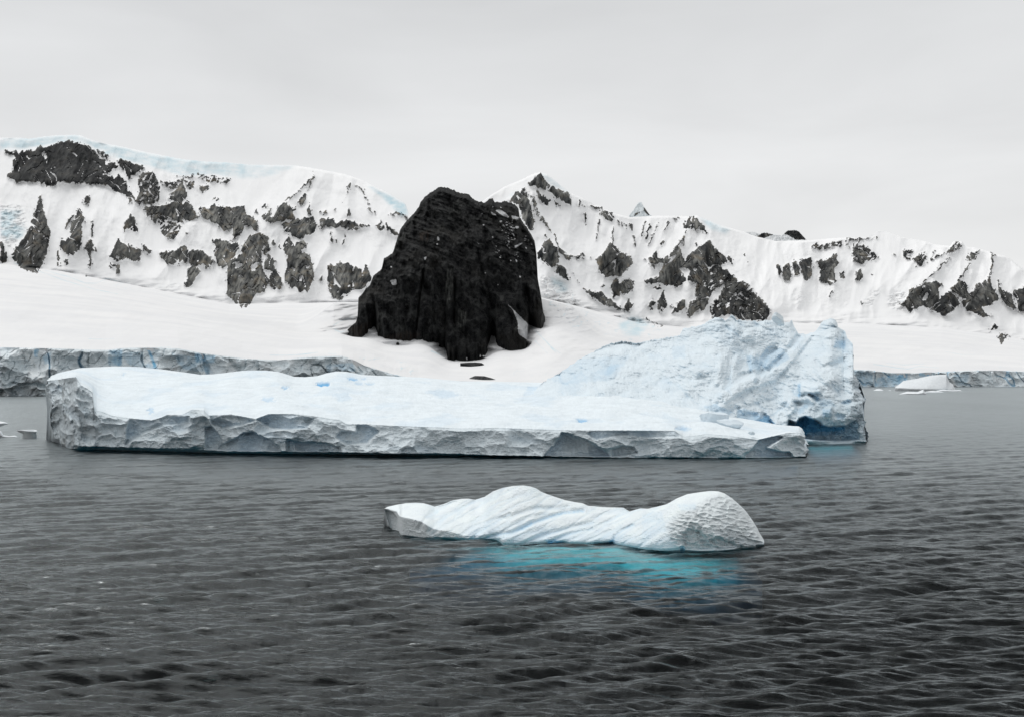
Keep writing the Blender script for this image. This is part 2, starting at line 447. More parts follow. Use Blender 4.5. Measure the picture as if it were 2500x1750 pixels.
nbase = R3([(150, 1195), (225, 1250), (300, 1200), (355, 1168), (380, 1245), (430, 1290), (540, 1308), (640, 1280), (720, 1285), (800, 1300), (885, 1340),
 (905, 1412), (1000, 1425), (1130, 1410), (1200, 1375), (1215, 1300), (1235, 1242), (1262, 1245), (1280, 1310), (1400, 1345), (1490, 1330), (1506, 1290),
 (1520, 1160), (1560, 1175), (1610, 1187), (1640, 1100)])
mid_full = L(mid + nbase + [(1400, 800), (1480, 832), (1600, 850), (2100, 850), (2500, 872), (3000, 880)])
shore_top = L([(-500, 846), (0, 849), (105, 851), (258, 856), (300, 851), (362, 850), (436, 852), (488, 862.5), (523, 867), (592, 876), (679, 880), (732, 874),
 (785, 871), (834, 870), (861, 878), (890, 893), (960, 914), (1020, 926), (1300, 936), (1880, 936), (2050, 912), (2080, 902), (2120, 903), (2181, 911), (2223, 911),
 (2345, 906), (2397, 904), (2500, 907), (3000, 905)])
shore_D = L([(-500, 590), (0, 594), (150, 600), (500, 660), (900, 780), (1300, 870), (2080, 935), (2500, 953), (3000, 960)])
D_MID, D_FOOT = 1250.0, 2200.0
SLOPE = L([(-500, .72), (0, .74), (900, .70), (1320, .95), (1550, .78), (2000, .62), (3000, .62)])

ROCK = Mask(-10, 300, 2520, 960); TONE = ROCK.copy(); BLUE = ROCK.copy()
def rk(rg, polys, val=1.0, tone=0.0):
    for p in polys:
        q = rg(p); ROCK.poly(q, val)
        TONE.poly(q, tone, 'set')
A = [[(45,258),(165,255),(170,268),(290,245),(440,215),(560,185),(600,170),(680,175),(760,190),(830,228),(880,250),(905,290),(950,330),(990,370),(1060,370),(1110,410),(1110,430),(1010,470),(1000,500),(1080,500),(1130,490),(1200,600),(1280,750),(1200,700),(1150,670),(1070,630),(995,590),(960,568),(880,575),(780,570),(700,565),(640,565),(580,545),(520,575),(430,588),(370,562),(290,548),(210,552),(130,545),(65,515),(80,480),(130,455),(110,410),(120,360),(150,320),(120,298),(60,285)],
 [(905,245),(940,260),(1000,300),(1010,340),(960,325),(910,275)],
 [(1085,345),(1130,335),(1180,365),(1300,400),(1358,420),(1320,455),(1250,475),(1215,490),(1225,540),(1180,490),(1160,450),(1110,400)]]
rk(R1, A, 1, .85)
rk(R1, [[(375,670),(395,720),(385,750),(440,930),(475,1030),(455,1160),(440,1230),(400,1350),(340,1400),(250,1380),(130,1300),(110,1240),(160,1140),(245,1060),(290,920),(320,850),(350,760)],
 [(0,1090),(50,1140),(70,1200),(65,1320),(40,1335),(0,1290)],
 [(735,800),(760,830),(790,900),(770,980),(760,1100),(745,1200),(650,1250),(610,1200),(560,1170),(580,1060),(605,1110),(650,1060),(655,1000),(680,940)],
 [(680,860),(690,870),(620,990),(600,990),(640,900)],[(860,890),(875,960),(870,1050),(850,1050)],
 [(850,1070),(870,1140),(915,1195),(850,1210),(860,1290),(840,1375),(820,1340),(845,1240),(775,1190),(820,1110)],
 [(1215,850),(1265,900),(1290,1030),(1250,1010),(1220,900),(1240,1010),(1190,980),(1150,1030),(1160,940)],
 [(1110,1100),(1140,1130),(1200,1140),(1320,1180),(1310,1290),(1230,1290),(1180,1260),(1150,1285),(1100,1290),(1020,1260),(1050,1190)],
 [(1310,1130),(1420,1190),(1410,1230),(1360,1210)],[(1030,1310),(1120,1330),(1120,1400),(1090,1415),(1080,1360),(1020,1340)],
 [(600,1300),(620,1270),(640,1310),(610,1330)],[(540,1180),(560,1260),(555,1350),(535,1330)],[(1190,690),(1230,740),(1200,770)],[(800,1400),(820,1410),(808,1440),(795,1425)]], 1, .45)
rk(R1, [[(840,655),(835,760),(800,770),(760,740),(800,690)],[(1290,510),(1380,450),(1440,470),(1480,540),(1500,600),(1490,700),(1440,750),(1340,770),(1290,765),(1280,690),(1300,640)]], .80, .45)
rk(R1, [[(1490,540),(1560,560),(1700,530),(1820,560),(1820,620),(1740,600),(1720,560),(1600,620),(1540,610)],[(1340,780),(1420,860),(1490,900),(1440,930),(1350,830)]], .66, .2)
rk(R1, [[(1620,490),(1900,485),(2040,500),(2160,520),(2140,570),(1900,550),(1870,530)],[(1500,880),(1600,900),(1500,950),(1440,920)],[(1960,720),(2060,700),(2040,745)]], .56, .2)
rk(R1, [[(1620,640),(1700,550),(1750,640),(1755,690),(1680,740),(1570,710)],[(1860,600),(1950,570),(1960,600),(1885,655)],
 [(1340,775),(1540,765),(1620,735),(1760,735),(1800,790),(1865,885),(1780,905),(1700,940),(1600,890),(1470,905),(1380,850)],
 [(1850,800),(2000,780),(2290,785),(2296,960),(2260,1000),(2190,1080),(2170,1100),(2180,1010),(2080,980),(2020,930),(1930,900),(1870,870)],
 [(1480,1200),(1640,1190),(1720,1150),(1760,1190),(1740,1290),(1670,1330),(1590,1320),(1500,1260)],
 [(1760,1200),(1850,1190),(1950,1230),(2000,1280),(1970,1360),(1890,1330),(1780,1340),(1755,1270)],
 [(1750,1360),(1830,1340),(1880,1390),(1830,1430),(1800,1500),(1740,1540),(1715,1510),(1750,1450)],
 [(1980,1090),(2060,1090),(2150,1110),(2230,1130),(2240,1200),(2180,1260),(2130,1340),(2080,1360),(2040,1330),(2010,1250),(2010,1150)]], 1, 0)
rk(R1, [[(1500,980),(1590,900),(1690,960),(1690,1000),(1640,1080),(1560,1090),(1510,1020)],[(1740,1010),(1780,1020),(1750,1060)]], .74, 0)
rk(R2, [[(0,785),(135,780),(370,785),(375,850),(440,880),(490,920),(500,990),(480,1025),(430,960),(370,975),(320,1040),(250,1095),(280,1010),(180,1000),(120,950),(30,915),(0,905)],
 [(525,890),(560,860),(620,800),(600,870),(640,870),(700,760),(770,760),(830,830),(850,910),(780,905),(700,925),(640,920),(580,935)],
 [(940,660),(950,720),(910,775),(870,755),(890,700)],[(980,740),(1000,860),(960,850)],[(810,810),(850,770),(860,810),(830,820)],
 [(720,945),(850,910),(960,890),(1020,870),(1045,980),(1030,1020),(960,1050),(880,1080),(800,1040),(740,1010)],
 [(350,1150),(430,1050),(530,1020),(600,1080),(600,1200),(560,1230),(530,1190),(525,1290),(560,1400),(600,1490),(560,1570),(490,1600),(420,1700),(340,1730),(200,1610),(205,1370),(240,1290),(340,1220)],
 [(550,1290),(600,1230),(640,1250),(670,1300),(640,1330),(730,1490),(690,1560),(650,1570),(600,1480),(620,1380),(560,1370)],
 [(620,1130),(640,1095),(665,1150),(625,1165)],
 [(730,1140),(785,1070),(840,1150),(920,1080),(960,1160),(900,1200),(940,1220),(980,1230),(1010,1320),(1020,1450),(960,1570),(900,1580),(800,1540),(745,1480),(760,1310),(780,1260),(740,1200)],
 [(1065,925),(1100,895),(1180,885),(1240,940),(1320,905),(1400,920),(1440,950),(1560,975),(1450,990),(1330,1005),(1270,980),(1200,975),(1120,950),(1080,1000)],
 [(1590,960),(1630,920),(1665,925),(1680,1005),(1620,990)],[(1680,925),(1740,960),(1815,1050),(1770,1060),(1700,985)],
 [(1065,830),(1080,820),(1090,860)],[(1100,830),(1130,805),(1140,825),(1110,865)],[(1345,780),(1365,850),(1325,870)],[(1515,780),(1580,850),(1530,830)],[(1575,800),(1598,850),(1585,850)],[(1205,820),(1225,805),(1220,835)],
 [(1160,1110),(1180,1060),(1205,1090),(1195,1115)],[(1280,1130),(1300,1075),(1325,1075),(1300,1140)],[(1175,1000),(1195,1040),(1170,1040)],[(1225,1070),(1245,1110),(1220,1120)],
 [(1075,1455),(1090,1435),(1105,1460),(1090,1480)],[(475,805),(500,850),(460,850)],[(700,1130),(715,1180),(690,1160)]], 1, 0)
rk(R2, [[(1320,600),(1370,560),(1385,630),(1350,610)],[(520,770),(600,760),(600,800),(540,800)],[(1690,850),(1780,850),(1900,870),(1890,900),(1800,880)],[(1000,440),(1030,500),(1000,520)]], .62, 0)
rk(R3, [[(0,690),(60,700),(90,680),(240,720),(260,790),(295,690),(330,800),(280,880),(190,880),(90,975),(30,930),(0,880)]], 1, 0)
for p, w0, w1 in [([(1030,500),(860,650),(745,755)], 3, 4), ([(1000,520),(980,590),(940,640)], 4, 2), ([(1470,595),(1500,680),(1530,770)], 2, 1.5), ([(1350,620),(1310,700),(1270,755)], 1.2, 1), ([(1400,575),(1470,600)], 2.5, 2), ([(1320,1020),(1310,1080)], 2, 2)]:
    ROCK.line(R2(p), w0, w1)
for p in ([(280,1300),(360,1330),(320,1370),(270,1360)],[(430,1340),(520,1300),(470,1370),(420,1365)],[(800,1345),(850,1350),(850,1390)],[(885,1430),(910,1430),(895,1510)],[(430,1460),(450,1450),(440,1480)],[(790,905),(800,895),(800,920)],[(1340,1500),(1370,1520),(1345,1530)]):
    ROCK.poly(R2(p), 0, 'set')
for p in ([(385,280),(430,275),(440,330),(400,335)],[(1050,440),(1110,425),(1080,450),(1010,472)],[(950,480),(995,470),(1000,500)],[(890,515),(920,500),(915,518)]):
    ROCK.poly(R1(p), 0, 'set')
for p, w in (([(870,350),(920,390),(985,460)], 2.5), ([(1125,490),(1190,560),(1270,720)], 3), ([(1190,370),(1240,480)], 1.5), ([(890,300),(985,350),(1050,440)], 1.5), ([(345,1000),(400,1050),(455,1110)], 2), ([(780,480),(830,460)], 1.5)):
    ROCK.line(R1(p), w, 1, 0, 'set')
rk(R4, [[(340,180),(450,100),(540,190),(600,240),(720,280),(745,340),(740,400),(690,370),(650,330),(600,340),(560,260),(480,220),(410,220),(360,210)],
 [(410,240),(500,310),(560,370),(520,385),(470,350),(430,310)],[(590,360),(650,400),(600,390)],
 [(130,345),(310,225),(340,310),(370,420),(400,520),(390,625),(340,600),(280,500),(250,400),(200,350)]], 1, .0)
rk(R4, [[(350,240),(420,370),(450,480),(480,510),(540,600),(570,650),(530,610),(470,540),(420,480),(370,330)]], .68, .1)
rk(R4, [[(430,830),(490,740),(540,710),(610,790),(635,870),(630,940),(560,960),(480,920),(430,880)],
 [(585,700),(620,760),(700,830),(770,870),(720,900),(640,840)],[(785,870),(830,850),(885,865),(860,880),(790,880)],[(610,940),(680,970),(740,1095),(600,1030)],
 [(490,640),(525,700),(500,690)],[(920,880),(940,875),(945,890)],
 [(1100,770),(1135,740),(1200,820),(1300,870),(1325,930),(1270,990),(1200,1045),(1100,1065),(1020,1030),(990,950),(980,890),(1040,850)],
 [(1030,440),(1120,435),(1140,500),(1130,555),(1080,530),(1035,490)],[(920,390),(1030,400),(1040,425),(960,410)],
 [(815,345),(835,345),(840,385),(818,390)],[(862,385),(880,410),(866,415)],
 [(1790,580),(1850,495),(1920,495),(1960,560),(2010,640),(2020,660),(1930,610),(1900,625),(1880,590),(1820,600)],
 [(1450,890),(1540,830),(1560,885),(1620,890),(1720,770),(1790,850),(1800,900),(1900,810),(2040,710),(2050,740),(2130,820),(2200,920),(2150,940),(2000,960),(1860,980),(1800,980),(1820,1090),(1740,1150),(1640,1150),(1560,1110),(1440,1135),(1430,1100),(1560,1050),(1570,1000),(1620,940),(1490,940)],
 [(1830,1080),(1860,980),(1980,970),(2020,1010),(1980,1100),(1940,1130)],[(2200,880),(2230,850),(2260,940),(2210,920)],[(1405,905),(1440,885),(1445,905)],[(1485,960),(1540,950),(1530,985)],
 [(1490,1170),(1560,1140),(1590,1170),(1530,1175)],[(1900,740),(1930,730),(1915,760)]], 1, .15)
rk(R4, [[(2030,1010),(2150,950),(2296,1075),(2200,1060),(2130,1100),(2080,1060)]], .85, .2)
rk(R4, [[(1115,1110),(1180,1070),(1200,1120),(1270,1075),(1330,1110),(1320,1170),(1280,1230),(1230,1220),(1205,1180),(1190,1240),(1130,1250),(1120,1180)],
 [(850,1165),(930,1190),(1020,1200),(1130,1270),(1200,1340),(1320,1390),(1150,1350),(1000,1290),(880,1200)],[(1240,1340),(1280,1260),(1325,1330),(1270,1370)],
 [(1480,1300),(1520,1260),(1535,1310),(1490,1330),(1520,1385),(1470,1350)],[(1550,1280),(1605,1190),(1640,1320),(1600,1400),(1560,1370)],
 [(1680,1390),(1740,1300),(1800,1260),(1810,1340),(1750,1410)],[(1820,1400),(1860,1290),(1990,1240),(2010,1330),(1900,1370),(1860,1435)],[(1665,1330),(1690,1300),(1680,1340)],
 [(1900,1240),(1960,1130),(2020,1140),(1980,1240)],[(1980,1240),(2030,1190),(2040,1270),(2000,1290)],[(1000,1120),(1070,1130),(1040,1150)]], 1, .35)
for p, w0, w1 in [([(880,470),(878,540)],5,3),([(883,560),(890,600)],2.5,1),([(1003,520),(990,640)],2.5,3),([(985,650),(980,715)],2.5,1.5),([(1143,560),(1135,660),(1133,740)],1.5,4),([(1180,530),(1190,560)],3,2),([(1213,540),(1225,600)],4,2),([(1260,548),(1264,610)],4,2),([(1297,550),(1310,630)],5,2),([(1320,670),(1345,770)],2,4),
 ([(1437,545),(1410,670)],4,3),([(1485,560),(1460,620),(1440,700)],4,4),([(1560,545),(1510,660),(1465,775)],1.5,4),([(1660,535),(1630,600),(1605,620)],4,2),([(1680,580),(1670,620)],2,1),([(1620,700),(1600,750),(1570,770)],1.5,4),([(1700,500),(1690,540)],2,1.5),([(1725,500),(1718,535)],2,1.5),([(1835,610),(1780,700),(1730,775)],2.5,5),([(1805,680),(1795,760)],3,2),
 ([(1020,435),(1015,475)],4,2),([(470,480),(520,580),(565,650)],3,2),([(580,660),(610,740),(660,830)],3,3),([(1680,500),(1755,510)],1.5,1.5),([(750,1000),(780,1045)],1.5,1),([(800,1090),(830,1130)],2,1.5),([(1440,1435),(1500,1480),(1600,1530)],3,2)]:
    ROCK.line(R4(p), w0, w1)
for p, w in [([(1840,500),(1810,590)],2),([(1870,495),(1855,590)],2),([(1895,495),(1885,600)],2),([(1800,870),(1880,800)],1.5),([(1080,440),(1060,480)],1.5),([(1100,440),(1095,490)],1.5)]:
    ROCK.line(R4(p), w, w * .7, 0, 'set')
for p in ([(1160,825),(1185,815),(1175,850)],[(1890,970),(1930,965),(1920,1000),(1890,995)],[(1760,975),(1850,985),(1800,1050)],[(1950,975),(1990,990),(1960,1005)],[(1980,1080),(2060,1050),(2060,1110),(1990,1130)]):
    ROCK.poly(R4(p), 0, 'set')
rk(R5, [[(0,300),(90,250),(200,360),(215,410),(120,420),(0,440)],[(215,400),(235,360),(258,425)],[(325,340),(350,355),(345,365)],[(350,380),(375,430),(392,440),(360,420)],
 [(600,500),(610,430),(650,405),(670,480),(660,530),(630,540)],[(670,400),(700,385),(718,430),(715,490),(690,500)],[(720,395),(800,365),(812,430),(805,520),(760,535),(740,470)],
 [(835,385),(900,395),(980,340),(1005,410),(960,440),(970,480),(990,540),(940,560),(870,530),(865,450)],[(555,440),(590,430),(598,480),(575,492)],[(1000,470),(1030,470),(1040,525),(1010,520)],
 [(1120,480),(1150,445),(1175,495),(1140,530),(1110,520)],[(965,590),(940,655),(930,640)],[(1155,672),(1180,680),(1165,690)],[(1225,480),(1240,488),(1228,495)]], 1, .2)
rk(R5, [[(90,440),(170,425),(290,520),(350,550),(400,600),(440,650),(510,720),(515,770),(490,800),(400,822),(280,790),(230,770),(110,800),(88,720),(160,640),(200,560),(120,600),(60,740),(0,740),(0,440)]], .78, .5)
rk(R5, [[(110,720),(300,690),(440,660),(515,730),(500,795),(400,822),(280,790),(230,770),(110,800)],[(200,560),(260,510),(340,545),(240,640),(190,690)]], .9, .5)
rk(R5, [[(1090,300),(1170,280),(1240,330),(1270,370),(1260,395),(1200,390),(1160,415),(1100,405)],[(1530,370),(1610,330),(1620,400),(1560,430),(1520,390)],[(1900,350),(1985,310),(1960,370),(1890,400)],[(1800,260),(1865,265),(1865,290),(1810,330),(1750,350),(1790,300)],[(1650,320),(1675,320),(1650,370)]], .80, .3)
rk(R5, [[(800,290),(1020,245),(1020,290),(810,320)],[(1450,310),(1520,320),(1500,390),(1450,380)],[(1640,380),(1740,330),(1750,345),(1640,395)],[(1200,340),(1240,330),(1240,350)],[(2050,330),(2110,350),(2080,365)]], .60, .3)
rk(R5, [[(1500,600),(1560,570),(1620,545),(1730,550),(1700,600),(1700,660),(1640,740),(1590,710),(1500,748),(1425,690),(1490,640)],[(1780,590),(1850,690),(1800,750),(1720,778),(1650,740),(1700,660)],
 [(1780,580),(1830,545),(1880,530),(1920,630),(1860,670)],[(1860,690),(1960,570),(2030,530),(2060,470),(2060,540),(2120,660),(2060,700),(2000,720),(2040,770),(2010,792),(1900,750)],
 [(2105,520),(2145,590),(2210,630),(2240,740),(2150,680),(2130,620)],[(2220,620),(2296,560),(2310,560),(2310,750),(2250,740),(2250,680)],
 [(2045,890),(2090,835),(2120,860),(2080,880)],[(2100,930),(2145,893),(2165,910),(2200,930),(2140,962)],[(1380,345),(1395,340),(1400,355)]], 1, .4)
ROCK.poly(R5([(1580,655),(1610,620),(1628,630),(1615,668)]), 0, 'set')
for p, w0, w1 in [([(1275,232),(1160,235),(1050,238)],1.5,2),([(1052,240),(1050,300)],2,3),([(1075,238),(1068,300)],2,3),([(1110,236),(1095,320)],2,3),([(1145,235),(1120,300)],2,3),([(1270,235),(1262,250)],3,2),([(1020,245),(1010,290)],2,1.5),([(985,255),(965,295)],2,1.5),([(960,260),(935,310)],3,2),
 ([(1780,375),(1690,455),(1560,565)],4,2.5),([(1925,410),(1880,470),(1830,535)],5,2),([(2072,340),(2075,400),(2065,480)],4,2.5),([(1960,330),(1910,400)],4,3),([(1800,330),(1750,345)],3,2),([(1575,400),(1540,430)],4,3),([(2010,770),(2080,775)],2,2),([(840,280),(830,310)],4,2)]:
    ROCK.line(R5(p), w0, w1)
for p, v in [(R1([(0,150),(540,125),(700,118),(900,180),(1440,300),(2296,380),(2296,480),(1700,490),(1300,380),(1000,300),(800,190),(560,180),(290,240),(50,250),(0,255)]), .55),
 (R1([(0,830),(80,800),(200,830),(120,930),(240,1000),(200,1080),(100,1090),(0,1050)]), .55), (R2([(0,370),(850,405),(700,470),(500,520),(350,520),(0,470)]), .35),
 (R2([(1500,575),(1880,760),(1905,860),(1830,870),(1600,650)]), .75), (R4([(450,85),(600,160),(740,280),(560,200)]), .5), (R4([(1930,490),(2230,620),(2200,660),(2050,620)]), .45),  # first two patches paint bluish shade onto right-facing snow
 (R4([(550,1060),(620,1080),(720,1140),(700,1200),(600,1190)]), .4), (R4([(1180,1500),(1300,1450),(1400,1450),(1480,1500),(1380,1606),(1240,1606)]), .55), (R4([(100,330),(310,215),(450,90),(350,170),(200,300)]), .3)]:
    BLUE.poly(p, v)
BLUE.blur(7); TONE.blur(4)
for p, w, v in [(R3([(1540,1170),(1620,1250),(1700,1330),(1760,1370)]), 1.8, .9), (R3([(1560,1270),(1600,1310),(1660,1370)]), 1.5, .7), (R3([(1650,1280),(1700,1340),(1725,1362)]), 2.2, 1), (R6([(620,20),(700,24),(800,20)]), 1.5, .7), (R6([(1890,135),(2040,136),(2230,115)]), 1.8, .8),
                (R6([(1080,84),(1200,77)]), 1.5, .8), (R7([(0,155),(120,150),(230,135)]), 1.8, .8), (R7([(330,140),(400,145)]), 1.5, .7), (R5([(1240,1115),(1400,1140),(1480,1150),(1560,1130),(1700,1140)]), 2, .8), (R5([(1330,1108),(1460,1120),(1600,1112)]), 1.5, .7), (R5([(1750,1030),(1860,1050),(1960,1048)]), 1.2, .5),
                (R1([(130,1310),(400,1400),(620,1480),(900,1560),(1100,1600)]), 1.8, .8), (R1([(420,1380),(640,1440),(800,1500),(900,1500),(1000,1455),(1130,1490),(1200,1500)]), 1.8, .8), (R3([(40,1160),(90,1130),(200,1090)]), 2, .7), (R3([(50,1190),(100,1210),(130,1200)]), 3, .8), (R3([(780,1350),(880,1390),(885,1340)]), 3, .8)]:
    BLUE.line(p, w, w * .6, v * .65)
DISP = ROCK.copy().blur(6)
ROCK.blur(1)

def rock_field(x, y):
    """rock share at photograph-plane coordinates: traced outcrops with ragged, streaked edges"""
    wx = 6 * fbm2(x / 16, y / 24, 4, .6, 21); wy = 8 * fbm2((x + .3 * y) / 9, y / 50, 4, .6, 31) + 9 * fbm2(x / 20, y / 30, 3, .5, 32)
    m = ROCK.at(x + wx, y + wy)
    sk = fbm2((x + .55 * y) / 7, (y - .3 * x) / 20, 4, .6, 41)
    sk2 = fbm2(x / 11, y / 6, 4, .6, 51)
    n = .6 * sk + .5 * sk2
    d = np.clip((m - .5) * 2, -1, 1)
    # solid rock stays solid; scattered outcrops (share below 1) break up
    r = m + n * np.where(m > .93, .30, 1.7) * sstep(.12, .5, m)
    # snow lying in diagonal cracks and on ledges of the rock
    ck = 1 - np.abs(fbm2((x - .75 * y) / 24, (y + .75 * x) / 90, 2, .4, 71)) * 2; ck2 = 1 - np.abs(fbm2((x + .9 * y) / 26, (y - .9 * x) / 100, 2, .4, 81)) * 2
    gate = fbm2(x / 45, y / 45, 2, .5, 91)
    r = r - .9 * sstep(.90, .975, ck) * sstep(-.05, .25, gate) - .9 * sstep(.91, .98, ck2) * sstep(-.1, .2, -gate)
    # stray stones round the outcrops
    near = DISP.at(x, y)
    sp_ = fbm2(x / 4.6, y / 6.5, 3, .6, 61)
    r = np.maximum(r, np.where((near > .10) & (near < .6), sstep(.30, .42, sp_) * .9, 0))
    return np.clip((r - .5) * 2.2 + .5, 0, 1)

RIDGES = [[(1318,424),(1300,480),(1330,560),(1350,620),(1395,640)], [(1318,424),(1360,460),(1400,500)], [(1498,510),(1497,590),(1530,640)], [(1497,590),(1465,630)], [(1700,528),(1650,600),(1600,640)],
 [(1712,531),(1735,585),(1790,650),(1880,750)], [(1735,585),(1700,640),(1680,700)], [(1620,560),(1590,640),(1565,690)], [(1955,600),(1965,640),(1960,690)], [(2045,585),(2045,630),(2035,700)], [(2345,592),(2290,650),(2230,700)],
 [(2385,610),(2350,660),(2320,720)], [(2422,620),(2420,680),(2400,730)], [(100,475),(95,540),(70,620)], [(218,470),(200,520),(180,600)], [(222,540),(225,600)], [(316,520),(300,600)], [(770,432),(700,495),(640,560),(620,640)],
 [(765,440),(760,520),(750,560)], [(860,448),(845,510),(820,560)], [(880,455),(900,510),(930,540)], [(440,420),(445,480),(470,560)], [(370,420),(390,500)], [(740,580),(745,640),(735,700)], [(590,570),(570,650),(590,730)]]
def meet(t, D1, z1, D2, z2):
    mm = (z2 - z1) / (D2 - D1); return (z1 - CAM_H - mm * D1) / (t - mm)
def near_crag(xs): return sstep(720, 860, xs) * (1 - sstep(1330, 1480, xs))
def drift(xs):
    """the snow line round the crag: the lowest toes of rock, smoothed"""
    g = np.arange(-500, 3001, 2.0); v = mid_full(g); vm = np.max([np.roll(v, k) for k in range(-9, 10)], 0); vm[:12], vm[-12:] = v[:12], v[-12:]
    return np.interp(xs, g, smooth1(vm, 20))
def terrain():
    xs = np.arange(-420, 2920, 2.0); nu = len(xs)
    sk = L(skyline)(xs); ft = L(foot)(xs); md = drift(xs); st = shore_top(xs); Ds = shore_D(xs); sl = SLOPE(xs)
    crest = sk - 1.2 * fbm2(xs / 9, xs * 0, 3, .6, 3) * sstep(0, 1, np.ones(nu))
    n1, n2 = 170, 235
    rows = []; Drows = []
    w1 = np.linspace(0, 1, n1); w2 = np.linspace(0, 1, n2 + 1)[1:]
    Y = np.concatenate([st[None] * (1 - w1[:, None]) + ft[None] * w1[:, None], ft[None] * (1 - w2[:, None]) + crest[None] * w2[:, None]])
    D = np.empty_like(Y)
    zf = zpx(ft, D_FOOT); zm = zpx(md, D_MID); zs = zpx(st, Ds)
    near = near_crag(xs)
    for i in range(nu):
        t = tel(Y[:, i])
        tm, tf = tel(md[i]), tel(ft[i])
        a = meet(t, Ds[i], zs[i], D_MID, zm[i]); b = meet(t, D_MID, zm[i], D_FOOT, zf[i])
        k3 = near[i]; D3 = D_MID + 130.; z3 = min(zm[i] + (zf[i] - zm[i]) * 130. / (D_FOOT - D_MID) * (1 - k3) + k3 * 45., CAM_H + D3 * tf * .985); t3 = (z3 - CAM_H) / D3
        b = np.where(t <= t3, meet(t, D_MID, zm[i], D3, z3), meet(t, D3, z3, D_FOOT, zf[i]))
        mm = sl[i]; c = (zf[i] - CAM_H - mm * D_FOOT) / (t - mm)
        D[:, i] = np.where(t <= tm, a, np.where(t <= tf, b, c))
    X = np.repeat(xs[None], len(Y), 0)
    rockv = rock_field(X, Y)
    dm = DISP.at(X, Y)
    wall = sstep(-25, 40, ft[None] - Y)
    g = fbm2((X + .3 * Y) / 95, Y / 260, 2, .35, 5, ridge=True) + .35 * fbm2(X / 40, Y / 90, 2, .4, 6, ridge=True)
    ridge = 0 * X
    for pl in RIDGES:
        a = np.array(pl, float); dmin = np.full(X.shape, 1e9); 
        for (xa, ya), (xb, yb_) in zip(a[:-1], a[1:]):
            vx, vy = xb - xa, yb_ - ya; tt = np.clip(((X - xa) * vx + (Y - ya) * vy) / (vx * vx + vy * vy), 0, 1)
            dmin = np.minimum(dmin, np.hypot(X - xa - tt * vx, (Y - ya - tt * vy) * .7))
        ridge = np.maximum(ridge, np.clip(1 - (dmin + 5 * fbm2(X / 14, Y / 14, 3, .6, 97)) / 46, 0, 1))
    D2 = D - wall * (27 * ridge + 17 * (g - .3) * (.6 + .7 * sstep(-.2, .2, fbm2(X / 150, Y / 90, 2, .5, 19))) + 10 * dm + rockv * (2.0 * fbm2(X / 7, Y / 22, 4, .6, 8) * 2 + 13 * fbm2((X + .15 * Y) / 30, Y / 75, 2, .45, 10, ridge=True)))
    soft = fbm2(X / 220, Y / 38, 4, .5, 12)
    D2 -= (1 - wall) * sstep(0, 22, st[None] - Y) * (30 * soft + 26 * fbm2((X + 1.5 * Y) / 90, Y / 26, 3, .5, 13)) * (D / 1500)
    D2 -= 9 * np.clip(1 - np.abs(ft[None] - Y - 6) / 46, 0, 1) ** 2
    # broken ice falls on the snowfield
    SER = Mask(-10, 300, 2520, 960)
    SER.poly(R4([(430,1040),(620,1080),(760,1200),(900,1400),(1150,1420),(1400,1440),(1640,1560),(1640,1680),(1200,1640),(820,1560),(560,1380),(480,1200)]), 1)
    SER.poly([(866, 868), (960, 866), (1015, 900), (1020, 921), (880, 918), (862, 895)], 1)
    SER.poly([(1590, 850), (1500, 820), (1620, 815), (1680, 830)], .5); SER.poly(R5([(1340,640),(1450,600),(1500,680),(1440,740),(1350,720)]), .8)
    SER.poly(R5([(1150,700),(1250,590),(1300,600),(1220,720)]), .6); SER.poly(R5([(680,640),(770,640),(740,700),(690,690)]), .5)
    SER.poly(R1([(0,760),(200,780),(260,1000),(100,1180),(0,1080)]), .9)
    SER.poly(R1([(400,1330),(1050,1450),(1250,1530),(1700,1500),(1700,1560),(1200,1580),(600,1440)]), .35)
    SER.poly([(1240, 985), (2500, 985), (2500, 890), (2200, 895), (1240, 900)], .25)
    SER.blur(10); se = SER.at(X, Y)
    sx = X + 8 * fbm2(X / 18, Y / 18, 3, .6, 16); sc1, _ = scoop(sx / 11, Y / 7 + .3 * sx / 11, 4); sc2, _ = scoop(sx / 5, Y / 3.4, 5)
    D2 -= se * (D / 1500) * (7 * (sc1 - .4) + 3 * (sc2 - .4) + 9 * fbm2(X / 24, Y / 14, 5, .6, 9))
    keep = sstep(0, 5, Y - crest[None]); keep = np.where(np.arange(len(Y))[:, None] < 2, 0, keep)
    D = np.where(keep > 0, D + (D2 - D) * keep, D)
    Z = zpx(Y, D)
    # the far side of the ridge and the buried front edge
    top = Z[-1]; Dt = D[-1]
    back = [(Dt + 25, top - 3), (Dt + 90, top - 22), (Dt + 260, top * .72), (Dt + 700, top * .25), (Dt + 1000, top * 0 - 5)]
    D = np.concatenate([D[:1] + 2, D, np.array([b[0] for b in back])]); Z = np.concatenate([Z[:1] - 6, Z, np.array([b[1] for b in back])])
    Xc = np.repeat(xs[None], len(D), 0)
    P = pts(Xc, D, Z)
    padr = lambda a, f=0: np.concatenate([a[:1] * f, a, np.repeat(a[-1:] * f, 5, 0)])
    N = normals(P)
    at_ = {'rock': padr(rockv), 'blue': padr(BLUE.at(X, Y) * np.clip(.9 + 1.3 * fbm2(X / 30, Y / 12, 4, .6, 14), 0, 1.3) + .5 * se * sstep(.55, 1.1, sc1)), 'tone': padr(TONE.at(X, Y)), 'wall_lit': padr(wall)}
    cut = n1 - 12; mx = int(np.argmin(np.abs(xs - 1090)))
    def piece(name, r0, r1, c0, c1, label):
        o = grid_obj(name, P[r0:r1, c0:c1], M_TERR, {k: v[r0:r1, c0:c1] for k, v in at_.items()}, nrm=N[r0:r1, c0:c1])
        tag(o, label, None, None, 'structure')
